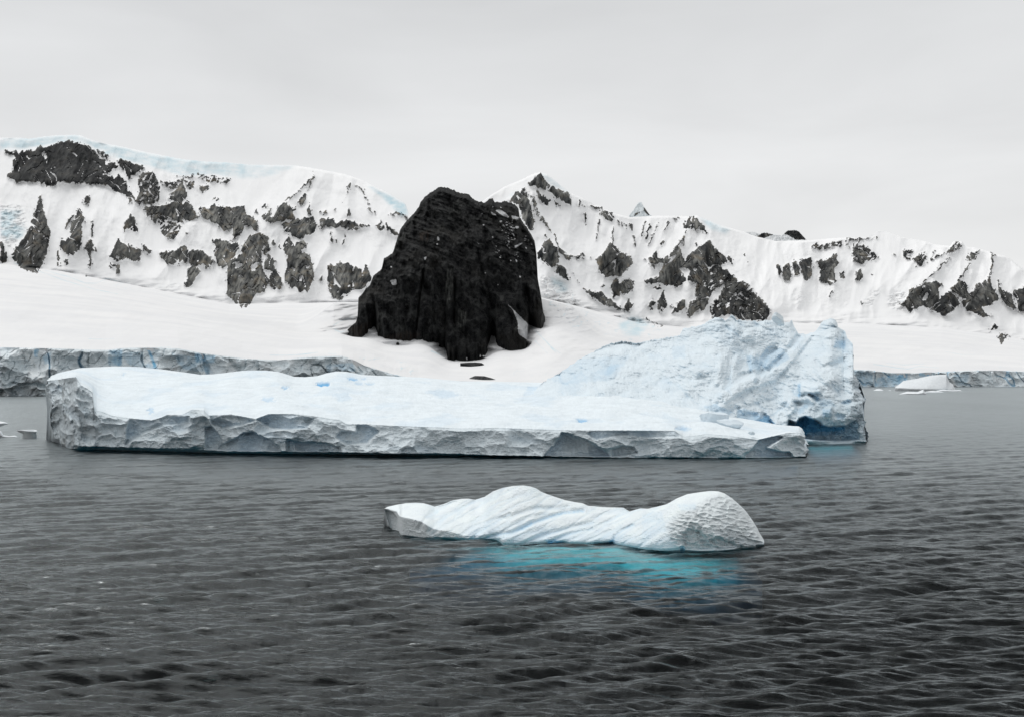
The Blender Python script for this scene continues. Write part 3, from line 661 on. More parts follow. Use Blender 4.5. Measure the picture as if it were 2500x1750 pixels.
    piece('snowfield', 0, cut + 1, 0, nu, 'smooth white glacier snowfield between the ice cliffs and the mountains')
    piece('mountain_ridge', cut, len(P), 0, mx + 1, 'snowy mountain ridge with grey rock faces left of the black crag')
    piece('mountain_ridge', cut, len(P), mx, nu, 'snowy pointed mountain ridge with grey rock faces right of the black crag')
terrain()

def distant_peak(sky_pl, ybot, D0, scat, label, bl):
    f = L(sky_pl); xs = np.arange(sky_pl[0][0], sky_pl[-1][0] + .1, 1.0); n = 60
    top = f(xs) - .8 * fbm2(xs / 5, xs * 0, 3, .6, 2); top[0] = sky_pl[0][1]; w = np.linspace(0, 1, n)[:, None]
    Y = ybot * (1 - w) + top[None] * w; X = np.repeat(xs[None], n, 0)
    D = D0 + (ybot - Y) * 1.2 - 10 * fbm2(X / 9, Y / 18, 4, .6, 5, ridge=True) * (w < .97)
    Z = zpx(Y, D)
    mk = Mask(int(xs[0]) - 10, int(min(top)) - 20, int(xs[-1]) + 10, int(ybot) + 30)
    for p, v in scat: mk.poly(p, v)
    mk.blur(2); m = mk.at(X, Y)
    r = np.clip((m + .62 * fbm2((X + Y) / 6, (Y - X) / 9, 4, .6, 7) - .5) * 3 + .5, 0, 1) * (m > .05)
    D = np.concatenate([D[:1], D, D[-1:] + 60, D[-1:] + 300]); Z = np.concatenate([Z[:1] - 200, Z, Z[-1:] - 30, Z[-1:] - 250])
    P = pts(np.repeat(xs[None], len(D), 0), D, Z)
    pad = lambda a: np.concatenate([a[:1] * 0, a, a[-1:] * 0, a[-1:] * 0])
    o = grid_obj('distant_peak', P, M_TERR, {'rock': pad(r), 'blue': pad(r * 0 + bl), 'tone': pad(r * 0 + .5)}); tag(o, label, None, None, 'structure')
distant_peak([(1530, 534)] + R4([(1290,480),(1330,430),(1345,400),(1378,362),(1402,360),(1412,385),(1430,412),(1470,470),(1500,490)]) + [(1600, 534)], 545, 3900,
 [(R4([(1320,490),(1350,460),(1390,440),(1390,470),(1340,495)]), .62), (R4([(1415,410),(1440,410),(1490,485),(1460,490),(1420,440)]), .6)], 'small faint icy peak behind the ridge dip', .28)
distant_peak([(1808, 575)] + R5([(340,190),(400,190),(440,205),(480,192),(520,205),(560,212),(600,215),(640,182),(690,176),(720,190),(770,245)]) + [(1985, 600)], 605, 3700,
 [(R5([(415,225),(470,195),(550,208),(470,238)]), .74), (R5([(605,205),(640,182),(710,178),(772,245),(700,250),(640,215)]), .8)], 'low rocky summit peeking over the snow ridge on the right', .1)

# ------------------------------------------------------------------ the black crag
def crag():
    top = L(R3([(150,1190),(215,1130),(226,1085),(232,950),(250,925),(320,850),(345,780),(405,735),(425,650),(470,632),(495,600),(520,520),(545,440),(600,360),(640,325),(685,270),
     (700,235),(730,190),(800,140),(840,112),(870,115),(930,130),(975,150),(1060,170),(1125,220),(1160,232),(1195,228),(1215,205),(1245,200),(1260,230),(1330,222),(1410,240),(1440,280),
     (1450,345),(1500,420),(1535,470),(1560,520),(1575,620),(1585,800),(1612,950),(1627,1060),(1640,1095)]))
    base = L(nbase)
    x0, x1 = nbase[0][0], nbase[-1][0]
    xs = np.linspace(x0, x1, 620); n = 440
    yt = top(xs); yb = base(xs) + (7 * fbm2(xs / 13, xs * 0, 4, .6, 85) + 3 * fbm2(xs / 8, xs * 0, 3, .6, 86)) * sstep(x0, x0 + 12, xs) * (1 - sstep(x1 - 10, x1, xs)); yb = np.maximum(yb, yt + 2)
    yt = yt + (5 * fbm2(xs / 16, xs * 0, 5, .7, 77) + 2.5 * (fbm2(xs / 6, xs * 0, 3, .6, 78, ridge=True) - .4)) * sstep(0, 30, yb - yt)
    ylow = yb + 16
    w = np.linspace(0, 1, n)[:, None]
    Y = ylow[None] * (1 - w) + yt[None] * w; X = np.repeat(xs[None], n, 0)
    yb_s = drift(xs)
    zb = zpx(yb_s, D_MID)
    t = tel(Y)
    # a steep face: 72 degrees, leaning back more near the summit
    mm = 1.9
    D = (zb[None] - CAM_H - mm * D_MID) / (t - mm)
    D = D + (D - D_MID) * .6 * sstep(.5, 1.0, w)
    off = np.clip(meet(tel(yb), D_MID, zb, D_MID + 130., zb + 45.) - D_MID, 0, 120); off = smooth1(off, 2)
    D = D + off[None] * np.exp(-np.clip(yb[None] - Y, 0, None) / 45)
    # buttresses and gullies
    s = (xs - (x0 + x1) / 2) / ((x1 - x0) / 2)
    D = D + 45 * (1 - np.sqrt(np.clip(1 - .97 * s ** 2, 0, 1)))[None] * sstep(5, 130, yb[None] - Y)
    k = sstep(16, 55, (yb[None] + 16) - Y) * sstep(0, .03, 1 - w)
    Xm, Zm = (X - 1090) * .42, (880 - Y) * .42
    wx = 7 * fbm2(Xm / 38, Zm / 60, 3, .5, 2)
    D = D - k * 13 * (fbm2((Xm + 1.6 * wx + .25 * Zm) / 34, Zm / 90, 3, .5, 3, ridge=True) - .3)
    D = D - k * 6.5 * (fbm2((Xm + wx * .9 + .30 * Zm) / 13, (Zm - .2 * Xm) / 22, 5, .6, 4, ridge=True))
    bed_ = fbm2(Xm / 60, (Zm + .35 * Xm) / 8, 4, .6, 6, ridge=True)
    D = D - k * 6 * bed_ * sstep(60, 130, Zm)
    sc, _ = scoop(Xm / 9 + wx / 6, Zm / 14 + .3 * Xm / 8, 3, .8); D = D - k * 10 * sc
    sc, _ = scoop(Xm / 2.6, Zm / 3.6, 9); D = D - k * 3.4 * sc
    # explicit gullies
    for pl, dd, wd in [(R3([(730,720),(700,900),(670,1200)]), 9, 2.5), (R3([(960,760),(950,1100),(960,1200)]), 7, 3), (R3([(1120,560),(1180,800),(1240,1000)]), 8, 5), (R3([(1460,300),(1500,700),(1500,1100)]), 5, 6)]:
        a = np.array(pl)[::-1] if pl[0][1] > pl[-1][1] else np.array(pl)
        cx = np.interp(Y, a[:, 1], a[:, 0]); inside = sstep(a[0, 1], a[0, 1] + 25, Y) * (1 - sstep(a[-1, 1] - 10, a[-1, 1] + 20, Y))
        D = D + dd * np.exp(-((X - cx) / wd) ** 2) * inside * k
    SN = Mask(820, 430, 1360, 940)
    SN.poly(R3([(1338,980),(1370,1010),(1440,1080),(1520,1160),(1600,1188),(1660,1200),(1600,1300),(1515,1300),(1500,1262),(1440,1220),(1434,1130),(1400,1045)]), 1)
    for p in ([(470,820),(515,812),(522,850),(490,852)],[(1265,290),(1300,285),(1340,310),(1370,345),(1320,330)],[(1230,300),(1275,330),(1240,320)],[(1385,330),(1450,345),(1430,355),(1395,352)],[(725,645),(745,640),(735,668)],
              [(828,485),(840,500),(838,520),(828,515)],[(820,540),(832,540),(830,552),(820,550)],[(1118,522),(1150,552),(1140,548)],[(1415,415),(1445,412),(1440,425),(1420,428)],[(1410,560),(1480,530),(1435,560),(1415,575)],[(1355,522),(1372,525),(1368,538)],
              [(1295,370),(1315,370),(1305,380)],[(1345,372),(1360,385),(1350,385)],[(1170,395),(1185,400),(1175,405)],[(1395,465),(1408,478),(1400,488)],[(1240,485),(1250,495),(1243,500)],[(1295,640),(1308,645),(1298,652)],[(1375,662),(1390,672),(1380,676)],[(1415,655),(1430,670),(1425,685)],
              [(1182,760),(1196,760),(1190,768)],[(1445,785),(1458,790),(1450,800)],[(1280,848),(1292,850),(1285,858)],[(470,712),(488,715),(478,722)],[(1490,570),(1505,572),(1497,580)],[(1240,258),(1250,262),(1244,272)],[(1300,262),(1315,272),(1305,274)],[(1160,315),(1170,318),(1163,322)],
              [(1410,765),(1440,785),(1432,782)],[(1362,568),(1385,578),(1370,578)],[(1382,410),(1392,414),(1386,420)],[(1440,550),(1460,540),(1455,552)]):
        SN.poly(R3(p), 1.0)
    # snow reaches up round the toes of the buttresses
    for p in () and ([(735,1200),(722,1222),(640,1275),(572,1308),(600,1340),(700,1300),(720,1260)],[(818,1268),(830,1300),(800,1310)],[(355,1165),(365,1180),(352,1215),(362,1240),(330,1240),(300,1215)],[(1135,1235),(1160,1232),(1300,1242),(1262,1280),(1270,1400),(1215,1400),(1205,1350),(1140,1290),(1112,1262)]):
        SN.poly(R3(p), 1.0)
    PA = SN.copy(); PA.a[:] = 0; BR = PA.copy()
    PA.poly(R3([(905,730),(960,725),(955,820),(945,960),(900,1010),(880,940)]), .9); PA.poly(R3([(985,1040),(1050,1060),(1040,1130),(1010,1180),(980,1140)]), .8)
    PA.poly(R3([(380,1050),(420,1070),(400,1180),(360,1210)]), .45); PA.poly(R3([(900,270),(1000,200),(1020,300),(900,380)]), .35); PA.poly(R3([(560,1140),(590,1200),(560,1250)]), .5)
    PA.poly(R3([(540,460),(640,360),(620,470),(520,560)]), .35); PA.poly(R3([(1290,930),(1330,930),(1320,1000)]), .35)
    BR.poly(R3([(690,460),(780,440),(760,520),(680,520)]), .8); BR.poly(R3([(430,1240),(600,1200),(720,1220),(560,1310),(430,1290)]), .45); BR.poly(R3([(160,1180),(350,1120),(340,1190),(220,1250)]), .4)
    PA.blur(2); BR.blur(4); SN.blur(1)
    st = fbm2(X / 5, Y / 28, 4, .65, 15)
    sn = 1.7 * SN.at(X + 1.5 * fbm2(X / 6, Y / 6, 3, .6, 1), Y + 1.5 * fbm2(X / 6, Y / 6, 3, .6, 2))
    # thin ledge snow, upper right
    led = sstep(.14, .24, fbm2((X + .8 * Y) / 8, (Y - .4 * X) / 3.6, 4, .6, 18)) * sstep(1120, 1260, X) * sstep(-.1, .1, fbm2(X / 40, Y / 40, 2, .5, 17)) * (1 - sstep(600, 690, Y)) * sstep(.03, .1, 1 - w)
    sn = np.clip(np.maximum(sn, led * .75), 0, 1)
    D = D + 2 * sn * k * (Y > 700)
    Z = zpx(Y, D)
    D = np.concatenate([D, D[-1:] + 15, D[-1:] + 60, D[-1:] + 160]); Z = np.concatenate([Z, Z[-1:] - 2, Z[-1:] - 40, Z[-1:] * 0 + 30])
    P = pts(np.repeat(xs[None], len(D), 0), D, Z)
    pad = lambda a: np.concatenate([a, np.repeat(a[-1:] * 0, 3, 0)])
    o = grid_obj('rock_crag', P, M_CRAG, {'snow': pad(sn), 'pale': pad(PA.at(X, Y) * sstep(-.3, .4, st)), 'brown': pad(BR.at(X, Y) * sstep(-.4, .3, st))}, loc=(-65, D_MID, 30))
    tag(o, 'huge black rock crag with small snow ledges rising from the snowfield', 'rock crag')
crag()

# ------------------------------------------------------------------ glacier ice cliffs
R6 = lambda pl: R(0, 820, 2.87, pl)
def ice_cliff(x0, x1, step, label, blues, amp=1.0, dirt=()):
    xs = np.arange(x0, x1, step); nu = len(xs); n = 110
    st = shore_top(xs); Ds = shore_D(xs)
    zt = zpx(st, Ds) + .25
    w = np.linspace(0, 1, n)[:, None]
    Z = (-1.5) * (1 - w) + zt[None] * w
    hgt = np.clip(zt / 20, .1, 1.3)[None]
    D = Ds[None] - 4 * (1 - w) + 0 * Z
    X = np.repeat(xs[None], n, 0); M = (X - 1250) / FPX * D
    wx = 2.5 * fbm2(M / 14, Z / 14, 3, .5, 71)
    s1, i1 = scoop((M + wx) / 15, Z / 11 + .3 * wx, 1, .9); s2, i2 = scoop((M + wx) / 5.5, Z / 6.5, 2, .8); s3, _ = scoop(M / 2.1, Z / 1.9, 3)
    blocks = np.floor((M + 3 * fbm2(M / 9, Z / 30, 2, .5, 73)) / 11); bh = (np.sin(blocks * 12.9898) * 43758.5) % 1
    env = sstep(0, .04, 1 - w) * 1.0
    h = hgt * amp * (10.5 * (s1 - .35) + 4.5 * (s2 - .35) + 1.0 * (s3 - .3) + 3.2 * (bh - .5) * sstep(.35, .8, w) + 2.2 * fbm2(M / 20, Z / 9, 4, .6, 72))
    crk = 1 - 2 * np.abs(fbm2((M + .35 * Z) / 22, Z / 34, 3, .5, 74)); crk2 = 1 - 2 * np.abs(fbm2((M - .3 * Z) / 8, Z / 12, 3, .5, 76))
    D = D - h * (.3 + .7 * env) - 1.0 + hgt * (3 * sstep(.90, .99, crk) + 1.0 * sstep(.88, .98, crk2))
    D[-1] = D[-2] + .3
    BL = Mask(int(x0), 830, int(x1) + 2, 985)
    for p, v in blues: BL.poly(p, v)
    BL.blur(2)
    Yp = rowpx(Z, D); bl = BL.at(X + 2 * fbm2(X / 5, Yp / 5, 3, .6, 3), Yp + 2 * fbm2(X / 5, Yp / 5, 3, .6, 4))
    bl = np.clip(bl * (.75 + .8 * fbm2(M / 4, Z / 4, 3, .6, 5)) + .5 * sstep(.9, .99, crk) * sstep(-.1, .2, fbm2(M / 25, Z / 40, 2, .5, 77)) + .30 * sstep(.55, .95, 1 - s1) * sstep(-.1, .4, fbm2(M / 30, Z / 30, 2, .5, 8)), 0, 1)
    cv = 1 - .75 * sstep(-.05, .35, fbm2(M / 16, Z / 10, 4, .55, 31))
    di = .32 * sstep(.18, .5, fbm2(M / 7, Z / 12, 4, .6, 33)) * sstep(-.1, .3, fbm2(M / 45, Z / 45, 2, .5, 34))
    D = np.concatenate([D[:1] + 8, D, Ds[None] + 14]); Z = np.concatenate([Z[:1] - 3, Z, zt[None] - .1])
    P = pts(np.repeat(xs[None], len(D), 0), D, Z)
    pad = lambda a: np.concatenate([a[:1] * 0, a, a[-1:] * 0])
    xm = (xs[0] + xs[-1]) / 2; Dm = float(shore_D(xm))
    o = grid_obj('ice_cliff', P, M_CLIFF, {'cliff': pad(cv), 'blue': pad(bl), 'dirt': pad(di)}, loc=((xm - 1250) / FPX * Dm, Dm, 0))
    tag(o, label, 'ice cliff')
bl_left = [(R6([(240,95),(275,95),(262,150),(240,145)]), 1), (R6([(760,105),(860,95),(850,210),(760,205)]), .55), (R6([(1030,90),(1048,90),(1080,170),(1108,235),(1080,240),(1060,170)]), 1), (R6([(1040,180),(1010,210),(1060,240),(1100,240)]), .5),
 (R6([(1360,120),(1400,125),(1400,190),(1370,180)]), .8), (R6([(1400,130),(1510,140),(1500,190),(1400,190)]), .55), (R6([(300,140),(360,110),(350,190),(310,200)]), .35), (R6([(1200,120),(1380,150),(1500,260),(1280,230)]), .3),
 (R6([(840,120),(1000,110),(1010,220),(900,200)]), .3), ([(795, 890), (860, 885), (870, 905), (800, 912)], .35)]
ice_cliff(-400, 1030, 1.1, 'long grey and blue broken ice cliff behind the flat iceberg on the left', bl_left)
bl_right = [(R5([(1090,1155),(1240,1170),(1240,1270),(1090,1270)]), .35), (R5([(1270,1210),(1390,1190),(1390,1275),(1250,1270)]), .45), (R5([(1390,1190),(1480,1185),(1480,1260),(1390,1260)]), .6), (R5([(1560,1175),(1640,1175),(1640,1200),(1560,1200)]), .5), (R5([(1800,1190),(1910,1180),(1900,1260),(1820,1265)]), .3)]
ice_cliff(1880, 2900, 1.1, 'low distant ice cliff along the shore at the right edge', bl_right, 1.0)

# ------------------------------------------------------------------ the big flat iceberg
R7 = lambda pl: R(700, 820, 3.28, pl)
R8 = lambda pl: R(1250, 740, 2.417, pl)
R12 = lambda pl: R(1800, 850, 5.74, pl)
def displaced(P, h, k=None):
    return P + normals(P) * (h if k is None else h * k)[..., None]
def empty(name, loc, label, cat, group=None):
    o = bpy.data.objects.new(name, None); COL.objects.link(o); o.location = loc
    o.empty_display_size = 1; return tag(o, label, cat, group)

big = empty('iceberg', (0, 200, 0), 'huge flat topped iceberg with grey fractured front and a tall rubble mound', 'iceberg')
sh_wl = L([(108, 1080), (143, 1085), (188, 1100), (313, 1104), (557, 1111), (913, 1115), (1218, 1116.5), (1490, 1118), (1788, 1118.5), (1975, 1116)])
sh_bot = L([(114, 936), (118, 958), (124, 1010), (128, 1058), (136, 1070), (145, 1074), (151, 1088), (165, 1093), (181, 1095), (205, 1092), (245, 1090.5), (313, 1093.5), (488, 1097), (557, 1100.5), (800, 1103), (1000, 1106.6),
            (1096, 1107.5), (1218, 1111), (1400, 1113.5), (1490, 1115.5), (1788, 1117), (1960, 1115), (1972, 1113)])
sh_edge = L([(114, 929), (150, 925), (185, 919), (199, 941), (214, 948), (226, 957), (230, 985), (236, 1002), (251, 1005), (275, 1015), (314, 1020), (369, 1025.6), (395, 1018), (408, 1011.6), (446, 1011.6), (469, 999), (498, 1001),
             (509, 1013), (564, 1011), (624, 1022), (655, 1010), (714, 1010), (766, 1015), (800, 1021), (828, 1024), (846, 1035), (895, 1035), (944, 1038), (1066, 1042.6), (1127, 1045.6),
             (1218, 1044), (1355, 1049), (1400, 1050), (1540, 1050), (1647, 1051), (1668, 1065), (1690, 1064), (1726, 1058.6), (1780, 1063), (1850, 1073), (1880, 1066), (1920, 1056.5), (1953, 1055), (1962, 1062), (1972, 1096)])
sh_back = L([(114, 928), (118, 925), (139, 910.6), (195, 898), (279, 894), (331, 895), (401, 902), (453, 909), (488, 914), (523, 913), (592, 904.6), (645, 903.6), (679, 907), (718, 919),
             (745, 920), (776, 917), (800, 910), (822, 906), (846, 907), (883, 914.5), (959, 918), (1023, 920.6), (1127, 930), (1218, 931), (1310, 933), (1500, 940), (1700, 985), (1800, 1018), (1900, 1036), (1950, 1040), (1956, 1044), (1966, 1064), (1972, 1100)])
def Dfront(x): return smooth1(dwater(sh_wl(x)), 12)
def shelf():
    xs = np.arange(114, 1972.5, .9); nu = len(xs)
    Df = Dfront(xs); yb, ye, yk = sh_bot(xs), sh_edge(xs), sh_back(xs)
    rag = 1.2 * fbm2(xs / 7, xs * 0, 4, .6, 91); ye_s = smooth1(ye, 45); ye = ye + rag; yb = yb + 2.2 * fbm2(xs / 16, xs * 0, 4, .6, 92)
    ye = np.minimum(ye, yb - 4); yk_s = smooth1(yk, 30); yk = np.minimum(yk + .35 * rag, ye - .5)
    # plan: the left end swings back
    nc, nt_ = 120, 230
    wc = np.linspace(0, 1, nc)[:, None]; wt = np.linspace(0, 1, nt_ + 1)[1:, None]
    zb = zpx(yb, Df); ze = zpx(ye, Df)
    Zc = zb[None] * (1 - wc) + ze[None] * wc; Dc = Df[None] + .3 * wc
    DE = Df + .3
    Db = np.interp(xs, [114, 135, 200, 1300, 1700, 1850, 1972], [212, 222, 240, 250, 206, 198, 193]); Db = np.maximum(Db, DE + 4)
    zk = zpx(yk, Db)
    q = wt ** 1.25
    Dt = DE[None] * (1 - q) + Db[None] * q
    ze_s, zk_s = zpx(ye_s, Df), zpx(yk_s, Db)
    Zt = ze_s[None] * (1 - q) + zk_s[None] * q + (ze - ze_s)[None] * np.exp(-(Dt - DE) / np.interp(xs, [114, 240, 300], [14, 12, 3.5])) * (1 - q) + (zk - zk_s)[None] * np.exp(-(Db - Dt) / 8) * q
    Zt = Zt + .25 * np.sin(np.pi * q) * np.clip((zk - ze) / 6, 0, 1)[None]
    X = np.repeat(xs[None], nc, 0); M = (X - 1250) / FPX * Dc
    env = sstep(0, .05, wc) * (.35 + .65 * sstep(0, .10, 1 - wc)); hs = np.clip((ze - zb) / 5, .3, 1.3)[None]
    wx = 1.6 * fbm2(M / 6, Zc / 4, 3, .5, 101); wz = 1.2 * fbm2(M / 6, Zc / 4, 3, .5, 102)
    a = .55                                                     # fracture planes lean
    u1, v1 = (M + wx + a * (Zc + wz)), (Zc + wz - .25 * M)
    s1, i1 = scoop(u1 / 7.5, v1 / 5.0, 11, .8); s2, _ = scoop((u1 + 3) / 2.9, (v1 + .2 * u1) / 2.0, 12, .8); s3, _ = scoop(u1 / 1.1, v1 / .7, 13, .7)
    s4, _ = scoop((M - .8 * Zc + wx) / 12, (Zc + wx) / 9, 15, .6)
    h = 3.4 * (s1 - .35) + 1.9 * (s2 - .35) + .55 * (s3 - .3) + 2.0 * (s4 - .3) + .65 * fbm2(M / 1.6, Zc / .9, 5, .65, 103)
    # large traced hollows: the wall runs in under an overhanging crest
    PU = Mask(100, 900, 2000, 1130)
    holes = [(R6([(1555,760),(1640,720),(1700,680),(1770,670),(1830,700),(1900,730),(1960,780),(1970,815),(1500,812)]), 1.9),
             (R6([(1440,640),(1480,630),(1540,700),(1570,770),(1500,800),(1440,800)]), 1.3), (R6([(1465,560),(1700,565),(1790,590),(1700,620),(1560,640),(1480,610)]), .9),
             (R6([(1790,580),(1900,545),(2050,545),(2200,575),(2150,640),(2000,650),(1900,640)]), 1.0), (R6([(905,580),(1060,590),(1170,560),(1330,560),(1320,600),(1160,620),(1000,680),(880,760),(890,640)]), .8),
             (R6([(2130,810),(2160,760),(2200,742),(2296,745),(2296,812)]), 1.2), (R7([(0,820),(130,850),(200,840),(420,880),(440,915),(0,930)]), 1.2), (R7([(390,800),(430,760),(560,770),(560,700),(640,705),(740,760),(640,850),(470,860)]), 1.0),
             (R7([(2060,960),(2110,900),(2170,860),(2200,770),(2296,790),(2296,962)]), 1.7), (R8([(200,903),(240,860),(270,800),(330,775),(430,800),(520,850),(580,905)]), 1.7), (R8([(440,770),(470,752),(960,752),(1000,785),(800,790),(640,775),(500,800)]), .7),
             (R8([(590,865),(660,840),(720,850),(740,885),(590,905)]), 1.1), (R8([(1370,905),(1430,850),(1460,805),(1560,775),(1600,790),(1500,850),(1560,870),(1640,880),(1660,905)]), 1.4)]
    for p, v in holes: PU.poly(p, v)
    PU.blur(3)
    Yc = rowpx(Zc, Dc)
    pu = PU.at(X + 2.5 * fbm2(X / 12, Yc / 9, 3, .6, 5), Yc + 2 * fbm2(X / 12, Yc / 9, 3, .6, 6))
    h = h * hs - pu * 1.5
    # slanting lamination streaks at the left end
    lam = fbm2((M + .55 * Zc) / .5, (Zc - .4 * M) / 5, 4, .6, 104)
    left = 1 - sstep(-70, -58, M)
    h = h + left * (.35 * lam - .4)
    Dc2 = Dc - h * env
    # snow surface relief
    Xt = np.repeat(xs[None], nt_, 0); Mt = (Xt - 1250) / FPX * Dt
    envt = sstep(0, .05, wt) * sstep(0, .04, 1 - wt)
    hz = .60 * fbm2(Mt / 16, Dt / 12, 4, .5, 111) + .24 * fbm2(Mt / 2.4, Dt / 2.2, 4, .6, 112) + .05 * fbm2(Mt / .6, Dt / .6, 3, .6, 113)
    pit, _ = scoop(Mt / 5, Dt / 7, 19)
    Zt = Zt + hz * envt
    PT = Mask(100, 880, 2000, 1100); PB = Mask(100, 880, 2000, 1120)
    for p, v in [(R7([(230,385),(250,370),(300,365),(340,375),(330,388),(270,390)]), 1), (R7([(485,340),(510,332),(555,338),(560,350),(500,352)]), .7), (R7([(610,338),(640,335),(645,345),(612,345)]), .5), (R7([(630,378),(690,376),(690,388),(640,390)]), .4),
                 (R7([(550,372),(610,372),(610,385),(560,385)]), .3), (R6([(1975,355),(2020,352),(2030,368),(1980,370)]), .6), (R6([(1840,430),(1920,425),(1925,455),(1850,458)]), .25), (R6([(1040,500),(1075,500),(1070,545),(1045,550)]), .28), (R6([(850,262),(880,258),(880,275),(850,278)]), .25),
                 (R8([(385,680),(440,680),(435,695),(390,697)]), .6), (R8([(960,740),(1010,720),(1050,735),(1040,750)]), .3), (R7([(370,460),(470,455),(540,500),(420,530)]), .12), (R7([(1100,440),(1250,420),(1400,470),(1250,500)]), .15), (R8([(180,480),(120,540),(60,550),(100,490)]), .12)]:
        PB.poly(p, v); PT.poly(p, v * .5)
    PB.blur(4); PT.blur(5)
    Yt = rowpx(Zt, Dt); Xw, Yw = Xt + 14 * fbm2(Xt / 12, Yt / 5, 3, .6, 8), Yt + 4 * fbm2(Xt / 12, Yt / 5, 3, .6, 9); blt = PB.at(Xw, Yw) * 1.2; Zt = Zt - PT.at(Xw, Yw) * envt
    blt = blt + .10 * sstep(.05, .35, fbm2(Mt / 9, Dt / 14, 4, .55, 60))
    rows_D = [Df + 22, Df + 12, Df + 1.8, Df + 1.1]; rows_Z = [zb * 0 - 1.6, zb * 0 - 1.0, np.minimum(zb - .05, zb * .5), zb - .02]
    xs_w = sstep(188, 175, xs) if False else np.clip((190 - xs) / 40, 0, 1)
    D = np.concatenate([np.stack(rows_D), Dc2, Dt, [Db + 2, Db + 6, Db + 8]]); Z = np.concatenate([np.stack(rows_Z), Zc, Zt, [zk - 1.5, zk * .4, zk * 0 - 8]])
    P = pts(np.repeat(xs[None], len(D), 0), D, Z)
    ew = (1 - sstep(114, 150, xs)) + sstep(1940, 1972, xs); P[..., 0] += ew[None] * (1.1 * fbm2(Z / 2.2, xs[None] / 40 + 0 * Z, 4, .65, 66))
    def full(c, t_): return np.concatenate([np.repeat(c[:1], 4, 0), c, t_, np.repeat(t_[-1:], 3, 0)])
    bl_c = .16 * sstep(.2, .8, pu) * sstep(-.2, .3, fbm2(M / 9, Zc / 5, 3, .5, 55)) + .08 * sstep(.1, .4, fbm2(M / 12, Zc / 3, 3, .5, 56))
    di_c = (.35 * sstep(.05, .45, lam) * left + .10 * sstep(.2, .5, fbm2(M / 2.5, Zc / 1.2, 4, .6, 57)))
    di_c = di_c + .5 * left * sstep(.1, .35, fbm2(M / 3, Zc / 6, 4, .6, 58))
    cliff = full(np.ones_like(Zc) * (1 - .25 * sstep(0, .4, fbm2(M / 10, Zc / 4, 3, .5, 59))), 1 - sstep(0, .02, wt) + 0 * Zt)
    grid_obj('ice_shelf', P, M_SHELF, {'cliff': cliff, 'blue': full(bl_c, blt), 'dirt': full(di_c, 0 * Zt)}, loc=(0, 190, 0), parent=big)
shelf()

mo_top = L([(1300, 965), (1312, 946), (1324, 934), (1374, 905), (1415, 876), (1482, 841), (1515, 833), (1556, 837), (1622, 825), (1660, 818.6), (1668, 802), (1713, 794), (1742, 777), (1752, 773), (1759, 778), (1775, 781), (1784, 769), (1789, 769), (1800, 781),
            (1850, 785.5), (1891, 780), (1925, 788), (1933, 783), (1941, 800), (1949, 814.5), (1970, 816.5), (1995, 806), (2007, 786), (2012, 781), (2028, 778.5), (2038, 780), (2044, 788), (2046, 800), (2063, 808), (2069, 827), (2082, 839), (2083, 860), (2079, 890), (2082, 905.5), (2092, 925), (2104, 938.6),
            (2107, 960), (2108.5, 988), (2106, 1010), (2109, 1025), (2113, 1038), (2115, 1060), (2117, 1075)])
mo_bot = L([(1300, 973), (1312, 976), (1330, 983), (1440, 986), (1455, 993), (1500, 1003), (1560, 1003), (1620, 999), (1700, 1008), (1760, 1030), (1800, 1042), (1850, 1055), (1900, 1070), (1945, 1082), (1958, 1084), (2000, 1084), (2050, 1083), (2100, 1081), (2117, 1079)])
